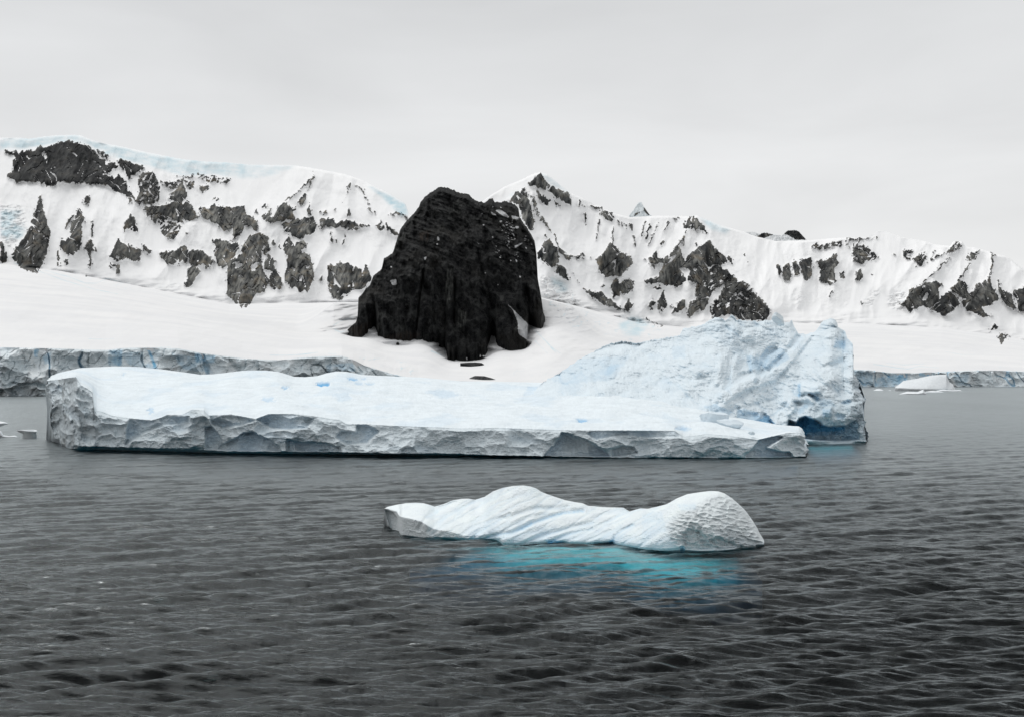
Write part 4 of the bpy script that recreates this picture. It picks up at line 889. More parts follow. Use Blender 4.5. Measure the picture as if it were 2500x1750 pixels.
def mound():
    xs = np.arange(1301, 2117, .75); nu = len(xs)
    yt = mo_top(xs) + 5.5 * fbm2(xs / 9, xs * 0, 4, .6, 121) * sstep(1301, 1330, xs) * (1 - sstep(2040, 2060, xs)) + 1.2 * fbm2(xs / 3, xs * 0, 3, .6, 122)
    yts = smooth1(mo_top(xs), 32); yb = mo_bot(xs)
    Dlo = smooth1(np.interp(xs, [1300, 1400, 1500, 1650, 1760, 1850, 1950, 2050, 2117], [213, 208, 202, 198, 192.5, 196, 201, 203.5, 205]), 6)
    n = 330; w = np.linspace(0, 1, n)[:, None]
    yt = np.minimum(yt, yb - 2)
    zb = zpx(yb, Dlo)
    run = np.interp(xs, [1300, 1340, 1500, 1900, 2060, 2085, 2117], [12, 20, 36, 42, 34, 14, 8])
    yts = np.minimum(yts, yb - 6); Y = yb[None] * (1 - w) + yts[None] * w + (yt - yts)[None] * w ** 5; X = np.repeat(xs[None], n, 0)
    # the slope; the right end stands steep from the water up to about y=950
    steep = sstep(1880, 1990, xs)[None]
    q = np.clip((yb[None] - Y) / (yb - yts)[None], 0, 1.3)
    ph = np.clip((1010 - Y) / (1010 - yts[None] + 1e-6), 0, 1.2)
    D = Dlo[None] + run[None] * (q * (1 - steep) + (ph ** 1.25) * steep + .02 * w)
    M = (X - 1250) / FPX * D; Z0 = zpx(Y, D)
    env = sstep(0, .03, w) * (sstep(0, .03, 1 - w) * .8 + .2)
    wx = 2.2 * fbm2(M / 9, Z0 / 7, 3, .5, 131)
    h = 1.4 * fbm2((M + .7 * Z0 + wx) / 15, (Z0 - .45 * M) / 6.5, 3, .5, 132) * 2 + .95 * fbm2((M + wx) / 4.2, (Z0 + .1 * M) / 3.0, 4, .55, 133)
    s1, _ = scoop((M + wx) / 2.2, Z0 / 1.5 + wx, 21, .7); s2, _ = scoop((M + wx) / .8, Z0 / .55, 22, .7)
    rubble = .45 + .75 * sstep(-.2, .3, fbm2(M / 12, Z0 / 7, 3, .5, 134))
    h = h + rubble * (.95 * (.5 - s1) + .42 * (.5 - s2)) + .26 * fbm2(M / .5, Z0 / .4, 3, .6, 135)
    # traced ridges and hollows
    RG = Mask(1290, 750, 2130, 1100)
    for p, w0, w1, v in [(R8([(1690,470),(1500,400),(1330,480),(1050,560),(900,620)]), 26, 14, .0), (R8([(1760,170),(1660,300),(1540,430),(1380,480),(1240,560)]), 20, 26, 1.6), (R8([(1700,190),(1620,300),(1500,400),(1330,430)]), 16, 12, -1.6),
                         (R8([(1560,260),(1500,300),(1460,420),(1440,480)]), 18, 10, -1.6), (R8([(1430,290),(1420,360),(1450,460)]), 16, 14, 1.6), (R8([(1300,290),(1280,420),(1260,500)]), 16, 10, -1.0), (R8([(1230,340),(1220,420),(1200,480)]), 16, 12, 1.0), (R8([(1560,560),(1400,610),(1200,640)]), 8, 8, -.8), (R8([(480,620),(700,650),(900,650)]), 8, 6, .6),
                         (R8([(1790,330),(1830,380),(1960,340),(1990,300)]), 10, 10, -1.2), (R8([(1850,200),(1880,300),(1960,300)]), 26, 20, .8), (R8([(1010,280),(1040,340),(960,380)]), 20, 16, 1.0), (R8([(600,360),(590,420),(520,440)]), 20, 18, .9)]:
        RG.line(p, w0, w1, v * .7, 'add')
    # blue hollow behind the boulder, lower right
    for p, v in [(R12([(210,1085),(330,960),(360,860),(440,960),(530,1085)]), -2.2), (R12([(0,840),(100,900),(320,900),(260,1080),(0,1080)]), -1.0), (R12([(600,770),(650,680),(700,740)]), .8), (R12([(690,830),(740,710),(800,760),(830,860),(720,930)]), 1.4), (R12([(560,900),(700,820),(720,930),(690,1080),(520,1080)]), 1.0),
                 (R12([(860,660),(860,520),(900,500),(1150,520),(1180,620),(1050,640),(960,620)]), 1.8), (R12([(980,640),(1040,630),(1160,720),(1110,760)]), -1.2), (R12([(930,680),(980,640),(1060,720),(1100,780),(1010,740)]), 1.0), (R12([(1200,900),(1210,850),(1330,820),(1340,930),(1300,960)]), .9), (R12([(770,740),(1000,740),(1040,800),(870,900),(830,860)]), -1.6),
                 (R12([(1040,800),(1120,840),(1180,900),(1100,960),(1000,900)]), -.8), (R12([(1440,760),(1600,720),(1560,800)]), -.7), (R12([(1360,900),(1540,940),(1480,1000),(1330,960)]), -.7)]:
        RG.poly(p, v, 'add')
    RG.blur(5)
    rg = RG.at(X + 2 * fbm2(X / 9, Y / 9, 3, .6, 1), Y + 2 * fbm2(X / 9, Y / 9, 3, .6, 2))
    # the cave at the waterline
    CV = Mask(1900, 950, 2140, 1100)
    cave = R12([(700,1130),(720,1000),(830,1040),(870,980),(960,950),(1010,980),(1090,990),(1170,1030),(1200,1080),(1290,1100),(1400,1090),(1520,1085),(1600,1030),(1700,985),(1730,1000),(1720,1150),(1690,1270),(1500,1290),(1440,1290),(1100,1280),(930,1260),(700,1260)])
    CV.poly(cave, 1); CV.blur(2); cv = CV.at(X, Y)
    under = np.interp(X, [1920, 1960, 2010, 2055, 2075, 2100], [6.5, 7.5, 5.6, 3.4, 1.8, .6]) + 1.6 * fbm2(X / 22, Y / 16, 4, .6, 68)
    D = D - 1.4 * h * env * (1 - .75 * cv) - 1.3 * rg * env + cv * under
    D[0] = D[1]
    BL = Mask(1290, 750, 2140, 1100)
    for p, v in [(R12([(700,1130),(720,1040),(830,1060),(960,960),(1090,1000),(1190,1080),(1300,1100),(1510,1100),(1500,1150),(1200,1160),(1000,1180),(930,1240)]), .95), (R12([(900,1080),(1500,1110),(1480,1200),(940,1230)]), .45),
                 (R12([(1500,1090),(1700,1000),(1700,1270),(1450,1290)]), .28), (R12([(930,1240),(1440,1190),(1430,1290),(960,1280)]), .15), (R12([(830,1030),(960,940),(1040,960),(870,1110)]), .75),
                 (R12([(240,1085),(330,980),(380,930),(450,970),(530,1085)]), .75), (R12([(0,840),(120,850),(330,900),(300,1000),(200,1070),(50,1080),(0,1020)]), .34), (R12([(845,500),(890,480),(885,680),(850,680)]), .5), (R12([(1010,620),(1040,620),(1160,715),(1120,735)]), .6), (R12([(1170,520),(1160,620),(1050,640),(1000,560),(1040,530)]), .1),
                 (R8([(1500,275),(1600,265),(1640,330),(1500,400),(1440,340)]), .26), (R8([(1380,300),(1440,320),(1470,380),(1400,400)]), .25), (R8([(480,410),(580,370),(640,360),(580,430)]), .25), (R8([(1910,220),(1970,220),(1960,270),(1900,260)]), .35), (R8([(1130,610),(1200,590),(1300,640),(1260,680)]), .28), (R8([(1340,640),(1450,650),(1500,690),(1380,700)]), .22), (R8([(200,440),(400,330),(700,310),(600,450),(300,480)]), .12), (R8([(940,260),(1020,250),(1030,320),(950,330)]), .12),
                 (R12([(1190,960),(1210,850),(1330,830),(1330,960)]), .30), (R12([(1440,760),(1560,720),(1600,740),(1540,790)]), .3), (R12([(1100,720),(1280,700),(1400,800),(1300,820),(1130,790)]), .2), (R12([(840,880),(960,760),(1000,800),(880,930)]), .25), (R12([(1380,920),(1500,930),(1500,990),(1400,1000)]), .3), (R12([(1100,960),(1500,1040),(1500,1090),(1200,1070)]), .2)]:
        BL.poly(p, v)
    # the blue crack at the mound's left toe
    BL.line(R8([(165,572),(240,583),(330,590),(420,582),(466,578)]), 3.5, 4.5, 1.0); BL.line(R8([(466,590),(495,605)]), 2, 1.5, .8); BL.line(R8([(1640,590),(1560,640),(1470,700)]), 2, 2, .3)
    BL.blur(3)
    bl = BL.at(X + 6 * fbm2(X / 10, Y / 10, 4, .6, 3), Y + 6 * fbm2(X / 10, Y / 10, 4, .6, 4)) * 1.1
    BK = Mask(1290, 940, 1470, 1010); BK.line(R8([(165,572),(240,583),(330,590),(420,582),(466,578)]), 3.5, 4.5, 1.0); BK.blur(1); bl = np.maximum(bl, BK.at(X, Y))
    CK = Mask(1290, 940, 1470, 1010); CK.line(R8([(165,572),(240,584),(330,592),(420,584),(466,580)]), 4, 6, 1.0); CK.blur(1)
    D = D + CK.at(X, Y) * 1.6
    gl = sstep(.0, .45, fbm2((M + .7 * Z0) / 7, (Z0 - .4 * M) / 4, 4, .6, 141)) * .15 + .16 * sstep(.6, 1.1, s1) * rubble
    bl = np.clip(bl * (.8 + .2 * cv) + .6 * gl * (1 - cv) + .05, 0, 1)
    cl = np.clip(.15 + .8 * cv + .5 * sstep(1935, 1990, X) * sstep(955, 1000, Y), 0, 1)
    edge = sstep(.985, 1.0, 1 - np.abs((X - mo_right(Y)) / 400)) * (X > 2040) * (Y > 860)
    di = .12 * cv  # a uniform darker tint over the cave walls
    Z = zpx(Y, D)
    D_, Z_ = D[-1], Z[-1]
    lowD = np.concatenate([[D[0] + 14, D[0] + 8, D[0] + 1.0]]); lowZ = np.concatenate([[np.minimum(Z[0] - 4, -1.4), np.minimum(Z[0] - 4, -.9), np.minimum(Z[0] - 1.0, np.where(xs > 1950, -.35, 99))]])
    D = np.concatenate([lowD, D, [D_ + 2, D_ + 6, D_ + 11, D_ + 13]]); Z = np.concatenate([lowZ, Z, [Z_ - .8, Z_ * .75, Z_ * .3, Z_ * 0 - 1.5]])
    P = pts(np.repeat(xs[None], len(D), 0), D, Z)
    P[..., 0] += sstep(2060, 2110, xs)[None] * (1.3 * fbm2(Z / 2.0, xs[None] / 40 + 0 * Z, 5, .65, 67))
    f = lambda a: np.concatenate([np.repeat(a[:1], 3, 0), a, np.repeat(a[-1:], 4, 0)])
    grid_obj('ice_mound', P, M_MOUND, {'cliff': f(cl), 'blue': f(bl), 'dirt': f(di)}, loc=(40, 210, 0), parent=big)
def mo_right(Y): return np.interp(Y, [780, 808, 839, 897, 905, 938, 988, 1025, 1038, 1080], [2042, 2063, 2082, 2079, 2082, 2104, 2108, 2104, 2113, 2115])
mound()

def foot(name, xs, Dw, reach, z0, z1, parent, loc, tilt=1.0):
    """ice running out under the water from the foot of a berg"""
    n = 40; w = np.linspace(0, 1, n)[:, None]; X = np.repeat(np.asarray(xs)[None], n, 0)
    D = Dw[None] + 3 - (reach[None] + 3) * w
    Z = z0[None] + (z1[None] - z0[None]) * w ** tilt - 1.8 * np.clip((w - .82) / .18, 0, 1) ** 1.5 + 0 * D
    M = (X - 1250) / FPX * D
    Z = Z + (.12 * fbm2(M / 3, D / 3, 3, .5, 151) + .08 * fbm2(M, D, 2, .5, 152)) * sstep(0, .15, w)
    Z = np.minimum(Z, -.14)
    D = np.concatenate([D[:1], D[:1], D, D[-1:] + .2, D[-1:] + 2]); Z = np.concatenate([Z[:1] - .9, Z[:1] - .5, Z, Z[-1:] - .2, Z[-1:] - .4])
    P = pts(np.repeat(np.asarray(xs)[None], len(D), 0), D, Z)
    P = P[::-1]
    P = P[::-1]
    return grid_obj(name, P, M_FOOT, {}, loc=loc, parent=parent)
xs = np.arange(150, 2105, 3.)
foot('submerged_foot', xs, Dfront(xs) * (xs < 1950) + 203.5 * (xs >= 1950), np.interp(xs, [150, 1700, 1960, 1990, 2105], [5, 5, 9, 24, 20.]),
     np.interp(xs, [150, 400, 1900, 1980, 2080, 2105], [-3, -2.2, -1.4, -.2, -.2, -1.5]), np.interp(xs, [150, 1900, 1980, 2105], [-3.5, -3.5, -.8, -1.0]), big, (0, 185, 0), 2.2)

# ------------------------------------------------------------------ the small rounded iceberg in front
R9 = lambda pl: R(900, 1150, 2.296, pl)
R10 = lambda pl: R(900, 1150, 4.1745, pl)
R11 = lambda pl: R(1400, 1150, 4.1745, pl)
small = empty('iceberg', (8, 86, 0), 'small low white iceberg with diagonal grooves and a scalloped dome, in turquoise water', 'iceberg')
def small_berg():
    top = L(R10([(158,382),(185,362),(270,340),(380,322),(480,319),(560,322),(620,338),(672,357),(760,332),(860,292),(950,277),(1020,276),(1085,287),(1180,258),(1270,200),(1370,165),(1470,147),(1570,140),(1650,152),(1710,172),(1760,207),(1870,247),(2000,290),(2110,312),(2180,322),(2240,350),(2296,352)])
            + R11([(60,318),(160,348),(300,362),(510,368),(530,382),(572,407),(620,392),(680,375),(760,378),(850,358),(950,332),(1060,270),(1160,230),(1300,208),(1400,197),(1480,202),(1540,222),(1620,275),(1700,345),(1760,405),(1820,490),(1870,570),(1910,650),(1940,715),(1948,738)]))
    bot = L(R10([(158,388),(185,470),(210,560),(225,585),(310,605),(318,655),(360,662),(430,668),(520,684),(600,692),(700,686),(800,684),(900,690),(1040,700),(1180,690),(1280,680),(1335,712),(1370,752),(1500,750),(1700,738),(1850,730),(1980,718),(2050,738),(2296,740)])
            + R11([(100,738),(250,730),(400,715),(412,740),(500,752),(640,775),(740,795),(880,805),(1000,802),(1080,795),(1112,768),(1140,795),(1300,808),(1500,802),(1640,790),(1705,768),(1730,778),(1850,775),(1860,750),(1948,742)]))
    wl = L(R9([(90,250),(115,322),(170,335),(180,362),(270,374),(450,380),(640,384),(760,413),(1090,405),(1370,405),(1480,435),(1560,448),(1680,462),(1800,466),(1950,466),(2050,455),(2120,440),(2215,425)]))
    x0, x1 = 938.2, 1866
    xs = np.arange(x0, x1, .72); nu = len(xs)
    yt, yb, yw = top(xs), bot(xs), np.maximum(wl(xs), bot(xs))
    yt = yt + .35 * fbm2(xs / 4, xs * 0, 3, .6, 161)
    D0 = smooth1(dwater(np.maximum(yw, 1290)), 14)
    s_ = (xs - x0) / (x1 - x0)
    zb = zpx(yb, D0); yt = np.minimum(yt, yb - 1.5); yts = np.minimum(smooth1(yt, 26), yb - 2.5); ybs = smooth1(yb, 16)
    n = 300; w = np.linspace(0, 1, n)[:, None]
    Y = ybs[None] * (1 - w) + yts[None] * w + (yt - yts)[None] * w ** 5 + (yb - ybs)[None] * (1 - w) ** 5; X = np.repeat(xs[None], n, 0)
    ve = np.interp(xs, [x0, 968, 975, 1030, 1060, 1130, 1400, 1560, 1640, 1700, 1800, x1], [.92, .75, .60, .48, .30, .10, .08, .10, .14, .18, .22, .3])[None]
    run = np.interp(xs, [x0, 960, 1000, 1100, 1180, 1300, 1500, 1640, 1740, 1830, x1], [1.5, 3.5, 5, 5.5, 6.5, 5.5, 4.6, 4.6, 5.2, 3.2, .8])[None]
    q = np.clip((w - ve) / (1 - ve), 0, 1)
    pw = np.interp(xs, [x0, 1050, 1200, 1550, 1700, x1], [1.0, 1.1, 1.25, 1.2, 2.1, 2.0])[None]
    D = D0[None] + run * q ** pw + .25 * w
    M = (X - 1250) / FPX * D; Z0 = zpx(Y, D)
    env = sstep(0, .05, 1 - w)
    # grooves
    VA = Mask(900, 1150, 1900, 1380); VB = Mask(900, 1150, 1900, 1380)
    lines = [(R10([(500,600),(560,500),(640,420),(750,360),(900,300)]), 7, .20, 0), (R10([(600,620),(700,530),(800,450),(1000,350),(1080,300)]), 6, .16, .12), (R10([(780,560),(900,500),(1060,420),(1180,300)]), 5, .10, 0), (R10([(960,640),(1060,560),(1180,520),(1300,480),(1400,470)]), 6, .16, .1),
             (R10([(1180,690),(1280,650),(1450,620),(1560,580),(1650,530),(1850,460),(2000,420),(2200,400)]), 8, .30, .5), (R10([(1400,500),(1500,440),(1700,370),(1900,380),(2050,360)]), 8, .22, .16), (R10([(1560,745),(1660,690),(1800,640),(2100,560),(2296,520)]), 7, .24, .16), (R10([(1830,730),(1900,690),(2000,650),(2200,600),(2296,580)]), 6, .2, .25),
             (R10([(1040,700),(1120,620),(1250,540),(1450,430)]), 7, .22, .22), (R11([(412,745),(410,690),(440,640),(520,590),(620,540)]), 5, .30, .35), (R11([(0,560),(150,500),(300,440),(520,400)]), 6, .14, .06), (R11([(0,690),(200,590),(400,480),(560,420)]), 6, .16, .12), (R11([(500,745),(580,670),(700,580),(850,480)]), 5, .12, .06),
             (R11([(660,770),(760,700),(850,640),(930,560)]), 5, .10, .05), (R10([(1210,690),(1240,640),(1200,600),(1240,570)]), 4, .15, .1), (R11([(100,720),(250,650),(380,600)]), 5, .12, .06), (R10([(1350,620),(1500,540),(1620,470),(1840,420)]), 5, .14, .1), (R10([(640,640),(760,560),(860,470),(960,410)]), 4, .08, 0)]
    for p, wd, dp, b in lines:
        VA.line(p, wd * 1.1, wd * 1.5, dp, 'add'); VB.line(p, wd * .35, wd * .8, b * .9)
    for p, v in [(R10([(1800,700),(1880,700),(2000,715),(1980,740),(1840,745)]), .85), (R11([(380,700),(412,690),(412,745),(340,740)]), 1), (R11([(210,728),(400,718),(400,742),(200,742)]), .6), (R11([(1085,770),(1112,762),(1140,790),(1100,800)]), .9), (R10([(1540,580),(1650,530),(1740,500),(1640,560),(1570,600)]), .5), (R10([(560,470),(700,380),(720,420),(600,480)]), .12), (R11([(700,430),(900,400),(950,600),(700,700)]), .10), (R11([(1050,330),(1250,330),(1250,390),(1100,400)]), .14)]:
        VB.poly(p, v)
    VA.blur(6); VB.blur(4)
    wxx = 3 * fbm2(X / 30, Y / 16, 3, .5, 171)
    ang = .50
    s = (Y + wxx) * math.cos(ang) + (X) * math.sin(ang); a_ = X * math.cos(ang) - Y * math.sin(ang)
    fl = 1 - 2 * np.abs(fbm2(s / 24, a_ / 120, 2, .4, 172)) ; fl2 = fbm2(s / 13, a_ / 40, 3, .5, 173)
    mid_ = sstep(1010, 1090, X) * (1 - sstep(1590, 1680, X))
    h = -.09 * sstep(.2, 1.0, fl) * mid_ + .06 * fl2 * mid_
    h = h - VA.at(X, Y) * 1.2
    # crusty dimples
    p1, _ = scoop(X / 5, Y / 3.2, 23, .6); p2, _ = scoop((X + .4 * Y) / 2.2, Y / 1.5, 24, .6)
    crust = sstep(-.1, .25, fbm2(X / 60, Y / 30, 3, .5, 174))
    h = h + (.075 * p1 + .028 * p2) * (.35 + .65 * crust) + .04 * fbm2(X / 2.5, Y / 2, 3, .6, 175)
    # scalloped dome
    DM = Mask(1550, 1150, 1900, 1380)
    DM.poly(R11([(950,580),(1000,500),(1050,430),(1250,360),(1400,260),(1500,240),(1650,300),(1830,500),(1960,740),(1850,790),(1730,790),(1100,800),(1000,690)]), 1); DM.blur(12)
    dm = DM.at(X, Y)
    ux, uy = X + .25 * Y + 11 * fbm2(X / 25, Y / 14, 2, .5, 176), Y - .12 * X + 3 * fbm2(X / 25, Y / 14, 2, .5, 177)
    c1, i1 = scoop(ux / 17, uy / 8.5, 25, .35); c2, _ = scoop(ux / 7, uy / 4.2, 26, .5)
    h = h + dm * (.50 * (c1 - .3) * (.55 + .9 * sstep(-.3, .3, fbm2(X / 45, Y / 22, 3, .5, 27))) + .10 * (c2 - .3) + .06 * fbm2(X / 9, Y / 6, 4, .6, 28))
    # scallops have a sharp upper lip that overhangs a shaded bowl
    lip = fbm2(ux / 26, uy / 5.5, 3, .5, 178); h = h + dm * .07 * lip
    HO = Mask(1550, 1150, 1900, 1380); HO.poly(R11([(1105,700),(1120,630),(1200,580),(1290,600),(1330,670),(1480,690),(1600,710),(1680,770),(1500,800),(1300,808),(1140,795)]), .55); HO.blur(7)
    h = h - HO.at(X, Y) + .10 * HO.at(X, Y) * fbm2(X / 2.2, Y / 12, 3, .6, 179)
    NK = Mask(900, 1150, 1100, 1380); NK.poly(R10([(158,380),(250,420),(290,470),(318,660),(225,590),(185,470)]), .8); NK.blur(1)
    h = h - NK.at(X, Y) * .9 + .06 * fbm2(X / 2, Y / 9, 3, .6, 180) * (1 - sstep(1040, 1080, X)) * (w < ve)
    D = D - h * env * (.4 + .6 * sstep(0, .04, w))
    low = 1 - sstep(0, .10, w)
    D = D + .30 * (1 - sstep(0, .05, w))
    bl = np.clip(VB.at(X, Y) * (.8 + .8 * fbm2(X / 8, Y / 5, 3, .6, 181)) + .08 * mid_ * sstep(.5, 1, fl) + .03 + .16 * sstep(.55, 0, w) * sstep(1080, 1180, X) * (1 - .7 * dm), 0, 1)
    cl = np.clip((w < ve * .95) * (1 - sstep(1030, 1120, X)) * .75 + .95 * dm * (.55 + .45 * sstep(-.2, .2, fbm2(X / 14, Y / 8, 3, .6, 29))), 0, 1)  # the dome's grey shading is painted in through the cliff tint
    Z = zpx(Y, D)
    lD = np.stack([D[0] + 3.5, D[0] + 1.6, D[0] + .55]); zl = np.where(yw > yb + 3, 1, 0)
    lZ = np.stack([Z[0] * 0 - .7, Z[0] * 0 - .45, Z[0] - .5 * np.clip(Z[0], .02, .5)])
    Dt_, Zt_ = D[-1], Z[-1]
    D = np.concatenate([lD, D, [Dt_ + .5, Dt_ + 1.6, Dt_ + 2.6, Dt_ + 3]]); Z = np.concatenate([lZ, Z, [Zt_ - .12, Zt_ * .7, Zt_ * .2, Zt_ * 0 - .6]])
    P = pts(np.repeat(xs[None], len(D), 0), D, Z)
    f = lambda a: np.concatenate([np.repeat(a[:1], 3, 0), a, np.repeat(a[-1:], 4, 0)])
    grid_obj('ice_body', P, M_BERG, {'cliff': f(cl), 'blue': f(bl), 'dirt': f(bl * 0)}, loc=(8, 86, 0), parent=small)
    xf = np.arange(1000, 1862, 3.)
    Df_ = np.interp(xf, xs, D0)
    foot('submerged_foot', xf, Df_, np.interp(xf, [1000, 1100, 1300, 1450, 1650, 1750, 1862], [2, 3.5, 6, 6.5, 6.5, 6, 3]), np.interp(xf, [1000, 1080, 1180, 1560, 1680, 1800, 1862], [-2.8, -1.3, -.16, -.16, -.22, -.30, -2.8]),
         np.interp(xf, [1000, 1150, 1300, 1500, 1700, 1862], [-3, -2.4, -.7, -.7, -.9, -3]), small, (8, 80, 0), 1.5)
small_berg()

# ------------------------------------------------------------------ loose blocks, growlers and far floes
def block(name, x, y, D, size, seed, label, cat, mat=M_MOUND, flat=.75, blue=.05, cliff=.25, group=None, rot=0.0, planes=9, dirt=0.0, attrs=None, sink=.15):
    r = np.random.RandomState(seed); n1, n2 = 56, 96
    th = np.linspace(.001, math.pi - .001, n1)[:, None]; ph = np.linspace(0, 2 * math.pi, n2, endpoint=False)[None]
    d = np.stack([np.sin(th) * np.cos(ph), np.sin(th) * np.sin(ph), np.cos(th) + 0 * ph], -1)
    nrm_ = r.normal(size=(planes, 3)); nrm_ /= np.linalg.norm(nrm_, axis=1)[:, None]; k = .55 + .35 * r.rand(planes)
    c = d @ nrm_.T
    rad = np.min(np.where(c > .05, k / np.maximum(c, .05), 9), -1); rad = np.minimum(rad, 1.25)
    P0 = d * rad[..., None]
    rad = rad * (1 + .16 * fbm3(d[..., 0] * 1.8 + seed, d[..., 1] * 1.8, d[..., 2] * 1.8 + seed, 4, .6))
    P = d * rad[..., None] * np.array(size) / 2
    c_, s_ = math.cos(rot), math.sin(rot)
    P = np.stack([P[..., 0] * c_ + P[..., 2] * s_, P[..., 1], -P[..., 0] * s_ + P[..., 2] * c_], -1)
    base = pts(np.array([x]), np.array([D]), zpx(np.array([y]), D))[0]
    P[..., 2] += -P[..., 2].min() - sink * size[2]
    V = P.reshape(-1, 3) + base
    m = n1 * n2
    o = mesh_obj(name, V, grid_faces(n1, n2, True)[:, ::-1], mat, {'cliff': np.full(m, cliff), 'blue': np.full(m, blue), 'dirt': np.full(m, dirt)}, loc=tuple(base))
    return tag(o, label, cat, group)
block('ice_block', 1735, 1036, 183.5, (4.2, 2.8, 3.1), 5, 'largest pale blue ice block on the flat iceberg at the foot of the mound', 'ice block', blue=.12, cliff=0, sink=.30, planes=7)
block('ice_block', 1781, 1042, 180.5, (3.3, 1.8, 1.7), 8, 'low wedge shaped ice block right of the largest block at the mound foot', 'ice block', blue=.10, cliff=0, sink=.30, planes=7)
block('ice_block', 1903, 791, 227, (2.5, 2.2, 2.6), 12, 'squarish ice lump balanced on the skyline of the rubble mound', 'ice block', blue=.0, cliff=.35)
block('ice_block', 1834, 1060, 172.5, (.8, .7, .5), 31, 'tiny grey ice lump near the front edge of the flat iceberg', 'ice block', cliff=.5)

def lump(name, top, bot, Dw, depth, label, cat, mat=M_FLOE, group=None, rough=.05, bulge=1.0, blue=.03, cliff=.6, edge=.5, n=40, snowtop=True, attrs_extra=None, step=None, below=True, fr=None, hang=False):
    tf, bf = L(top), L(bot); x0, x1 = max(top[0][0], bot[0][0]), min(top[-1][0], bot[-1][0])
    st = step or max(.3, (x1 - x0) / 260); xs = np.arange(x0, x1 + st * .5, st)
    px = Dw / FPX; yb = bf(xs); yt = np.minimum(tf(xs), yb - .15)
    s = np.clip((xs - x0) / (x1 - x0) * 2 - 1, -1, 1); rd = np.sqrt(np.clip(1 - s ** 2, 0, 1))
    w = np.linspace(0, 1, n)[:, None]; Y = yb[None] * (1 - w) + yt[None] * w; X = np.repeat(xs[None], n, 0)
    q = np.clip((w - edge) / (1 - edge), 0, 1)
    D = Dw + (depth * .5 * (1 - rd))[None] + depth * rd[None] * .6 * q ** 1.2
    M = (X - 1250) * px; Z0 = zpx(Y, Dw); fr = fr or 1.0
    s1, _ = scoop(M / (fr * 2.5), Z0 / (fr * 1.8), 7); 
    D = D - sstep(0, .1, 1 - w) * rough * (6 * (s1 - .35) + 5 * fbm2(M / fr, Z0 / fr, 4, .6, 8))
    Z = zpx(Y, D); Dt, Zt = D[-1], Z[-1]
    D = np.concatenate([[D[0] + .4], D, [Dt + depth * .2 * rd + .05, Dt + depth * .4 * rd + .1]]); Z = np.concatenate([[Z[0] + .02 if hang else (Z[0] * 0 - .4 if below else Z[0] - 6)], Z, [Zt - .1 * (Zt - Z[0]) , Z[0] + .05 if hang else (Zt * 0 - .4 if below else Zt - 14)]])
    P = pts(np.repeat(xs[None], len(D), 0), D, Z)
    sh = P.shape[:2]; ww = np.concatenate([[w[0]], w, [w[-1]], [w[-1]]])
    cl = cliff * (1 - sstep(edge - .1, edge + .1, ww)) + np.zeros(sh)
    loc = (float((x0 + x1) / 2 - 1250) * px, Dw, 0)
    at_ = {'cliff': cl, 'blue': np.full(sh, blue), 'dirt': np.zeros(sh)}
    if attrs_extra: at_.update({k: np.full(sh, v) for k, v in attrs_extra.items()})
    return tag(grid_obj(name, P, mat, at_, loc=loc), label, cat, group)

# far white berg and floes before the right ice cliff
R5b = R5
lump('iceberg', R5([(1392,1278),(1450,1232),(1540,1217),(1640,1195),(1700,1189),(1752,1187),(1762,1215),(1775,1240),(1800,1258),(1813,1285),(1816,1298)]), R5([(1392,1282),(1500,1296),(1600,1302),(1816,1302)]), 739, 22,
     'white wedge shaped iceberg floating before the low distant ice cliff', 'iceberg', rough=.10, edge=.12, cliff=.5, fr=5)
lump('ice_floe', R12([(1770,600),(1830,592),(1900,590),(1950,570),(1985,566),(2030,575),(2060,598),(2130,585),(2150,580),(2156,600),(2158,615)]), R12([(1770,624),(1950,627),(2158,622)]), 753, 14, 'flat ice floe with dark humps just right of the tall mound', 'ice floe', edge=.3, rough=.08, fr=3)
lump('ice_floe', R5([(1570,1312),(1650,1300),(1700,1303),(1740,1310)]) , R5([(1570,1316),(1740,1318)]), 700, 10, 'thin pale ice floe lying below the distant wedge iceberg', 'ice floe', edge=.3, fr=3)
lump('ice_floe', [(2196, 961), (2215, 955), (2240, 956), (2254, 950), (2262, 961)], [(2196, 962.5), (2230, 962.8), (2262, 962)], 632, 9, 'small ice floe with a pointed hump nearest the right of the tall mound', 'ice floe', edge=.3, fr=3)
lump('ice_floe', [(2286, 953.2), (2300, 950.5), (2325, 952), (2345, 951), (2348, 954)], [(2286, 954.4), (2348, 954.6)], 733, 8, 'rightmost thin ice floe beside the distant wedge iceberg', 'ice floe', edge=.3, fr=3)

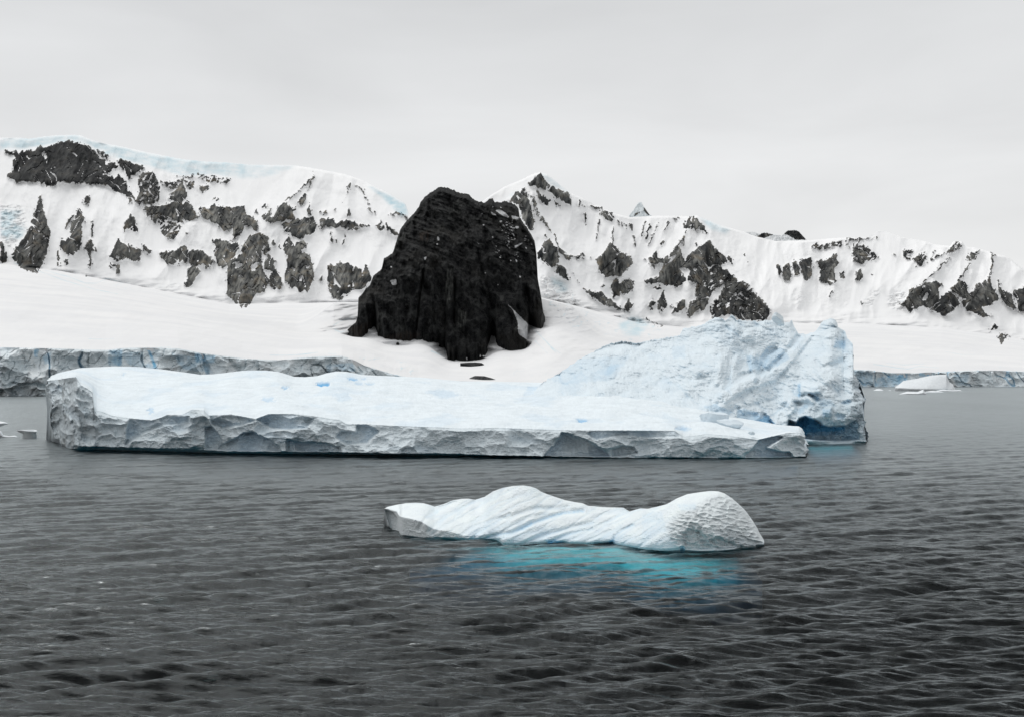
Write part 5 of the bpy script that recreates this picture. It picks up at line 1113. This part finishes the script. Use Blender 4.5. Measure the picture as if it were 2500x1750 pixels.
# growlers left of the big berg
def hat():
    Dg = 36216 / (1069.0 - 905); th = np.linspace(0, 2 * math.pi, 97)
    g = [(-.4, .80, .3), (-.1, 1.0, .05), (.25, .98, .0), (.75, .95, 0), (1.15, 1.02, .02), (1.25, 1.10, .0), (1.33, 1.02, 0), (1.30, .74, .0), (1.02, .45, .0), (.98, .02, 0)]
    rows = []
    for z, r_, _ in g:
        rr = r_ * 1.22 * (1 + .05 * np.sin(3 * th + 1) + .03 * np.sin(7 * th + z * 3))
        x = np.cos(th) * rr; yv = np.sin(th) * rr * .8
        brim = ((z > 1.1) & (z < 1.35) & (r_ > .9)) * np.exp(-((th - math.pi) / .55) ** 2)
        zz = z + .10 * np.cos(th) * (z > 1) * -1 + .06 * np.sin(2 * th) * (z > 1) + .12 * (np.sin(th) > 0) * (z > 1.1) * np.sin(th)
        rows.append(np.stack([x - brim * 1.05, yv, zz], -1))
    a = np.array(rows); t_ = np.linspace(0, len(g) - 1, 70); i = np.minimum(t_.astype(int), len(g) - 2); f = (t_ - i)[:, None, None]
    P = a[i] * (1 - f) + a[i + 1] * f
    P[..., :2] *= (1 + .03 * fbm3(P[..., 0:1] * 2, P[..., 1:2] * 2, P[..., 2:3] * .8, 3, .6)[..., 0])[..., None]
    X0 = (67 - 1250) / FPX * Dg
    P = P + np.array([X0, Dg + 1, 0])
    sh = P.shape[:2]
    cl = np.where(P[..., 2] < 1.2, .85, .1)
    tag(grid_obj('ice_growler', P, M_FLOE, {'cliff': cl, 'blue': np.full(sh, .02), 'dirt': np.where(P[..., 2] < 1.05, .12, 0.)}, loc=(X0, Dg + 1, 0)), 'small hat shaped growler with a brim and a round hollow, left of the flat iceberg', 'growler')
hat()
lump('ice_growler', [(-40, 1022), (-10, 1026), (10, 1029), (18, 1032), (19, 1034)], [(-40, 1046), (-8, 1044), (4, 1040), (12, 1036), (19, 1035.5)], 222, 3.2, 'overhanging shelf shaped growler cut by the left edge of the picture', 'growler', edge=.6, rough=.02, cliff=.8, fr=.7, hang=True)
lump('ice_growler', [(-40, 1044), (-5, 1047), (4, 1053), (8, 1061), (22, 1064), (36, 1062), (44, 1066)], [(-40, 1068), (44, 1067)], 224, 3, 'low dark wet growler under the overhanging one at the left edge', 'growler', edge=.3, rough=.02, cliff=1, fr=.7)

# dark rocks melting out of the snow below the crag
def stone(top, bot, D, depth, label, rockv, tone, rg=0.12):
    return lump('rock', top, bot, D, depth, label, 'rock', M_TERR, rough=rg, attrs_extra={'rock': rockv, 'tone': tone}, edge=.1, fr=8, below=False)
def Dsnow(x, y):
    zs, Dm, ys = zpx(shore_top(x), shore_D(x)), D_MID, mid_full(x); zm = zpx(ys, Dm); mm = (zm - zs) / (Dm - shore_D(x)); return float((zs - CAM_H - mm * shore_D(x)) / (tel(y) - mm))
stone(R3([(1000,1440),(1050,1436),(1110,1434),(1160,1438),(1180,1450)]), R3([(1000,1446),(1080,1462),(1175,1460),(1180,1453)]), Dsnow(1150, 892) - 3, 10, 'thin flat dark rock slab in the snow just below the crag', 1, .9)
stone(R3([(1040,1572),(1080,1548),(1110,1535),(1180,1537),(1240,1553),(1275,1568)]), R3([(1040,1576),(1275,1580)]), Dsnow(1175, 926) - 4, 16, 'smooth grey rock hump showing above the rim of the flat iceberg', .62, .0, .05)
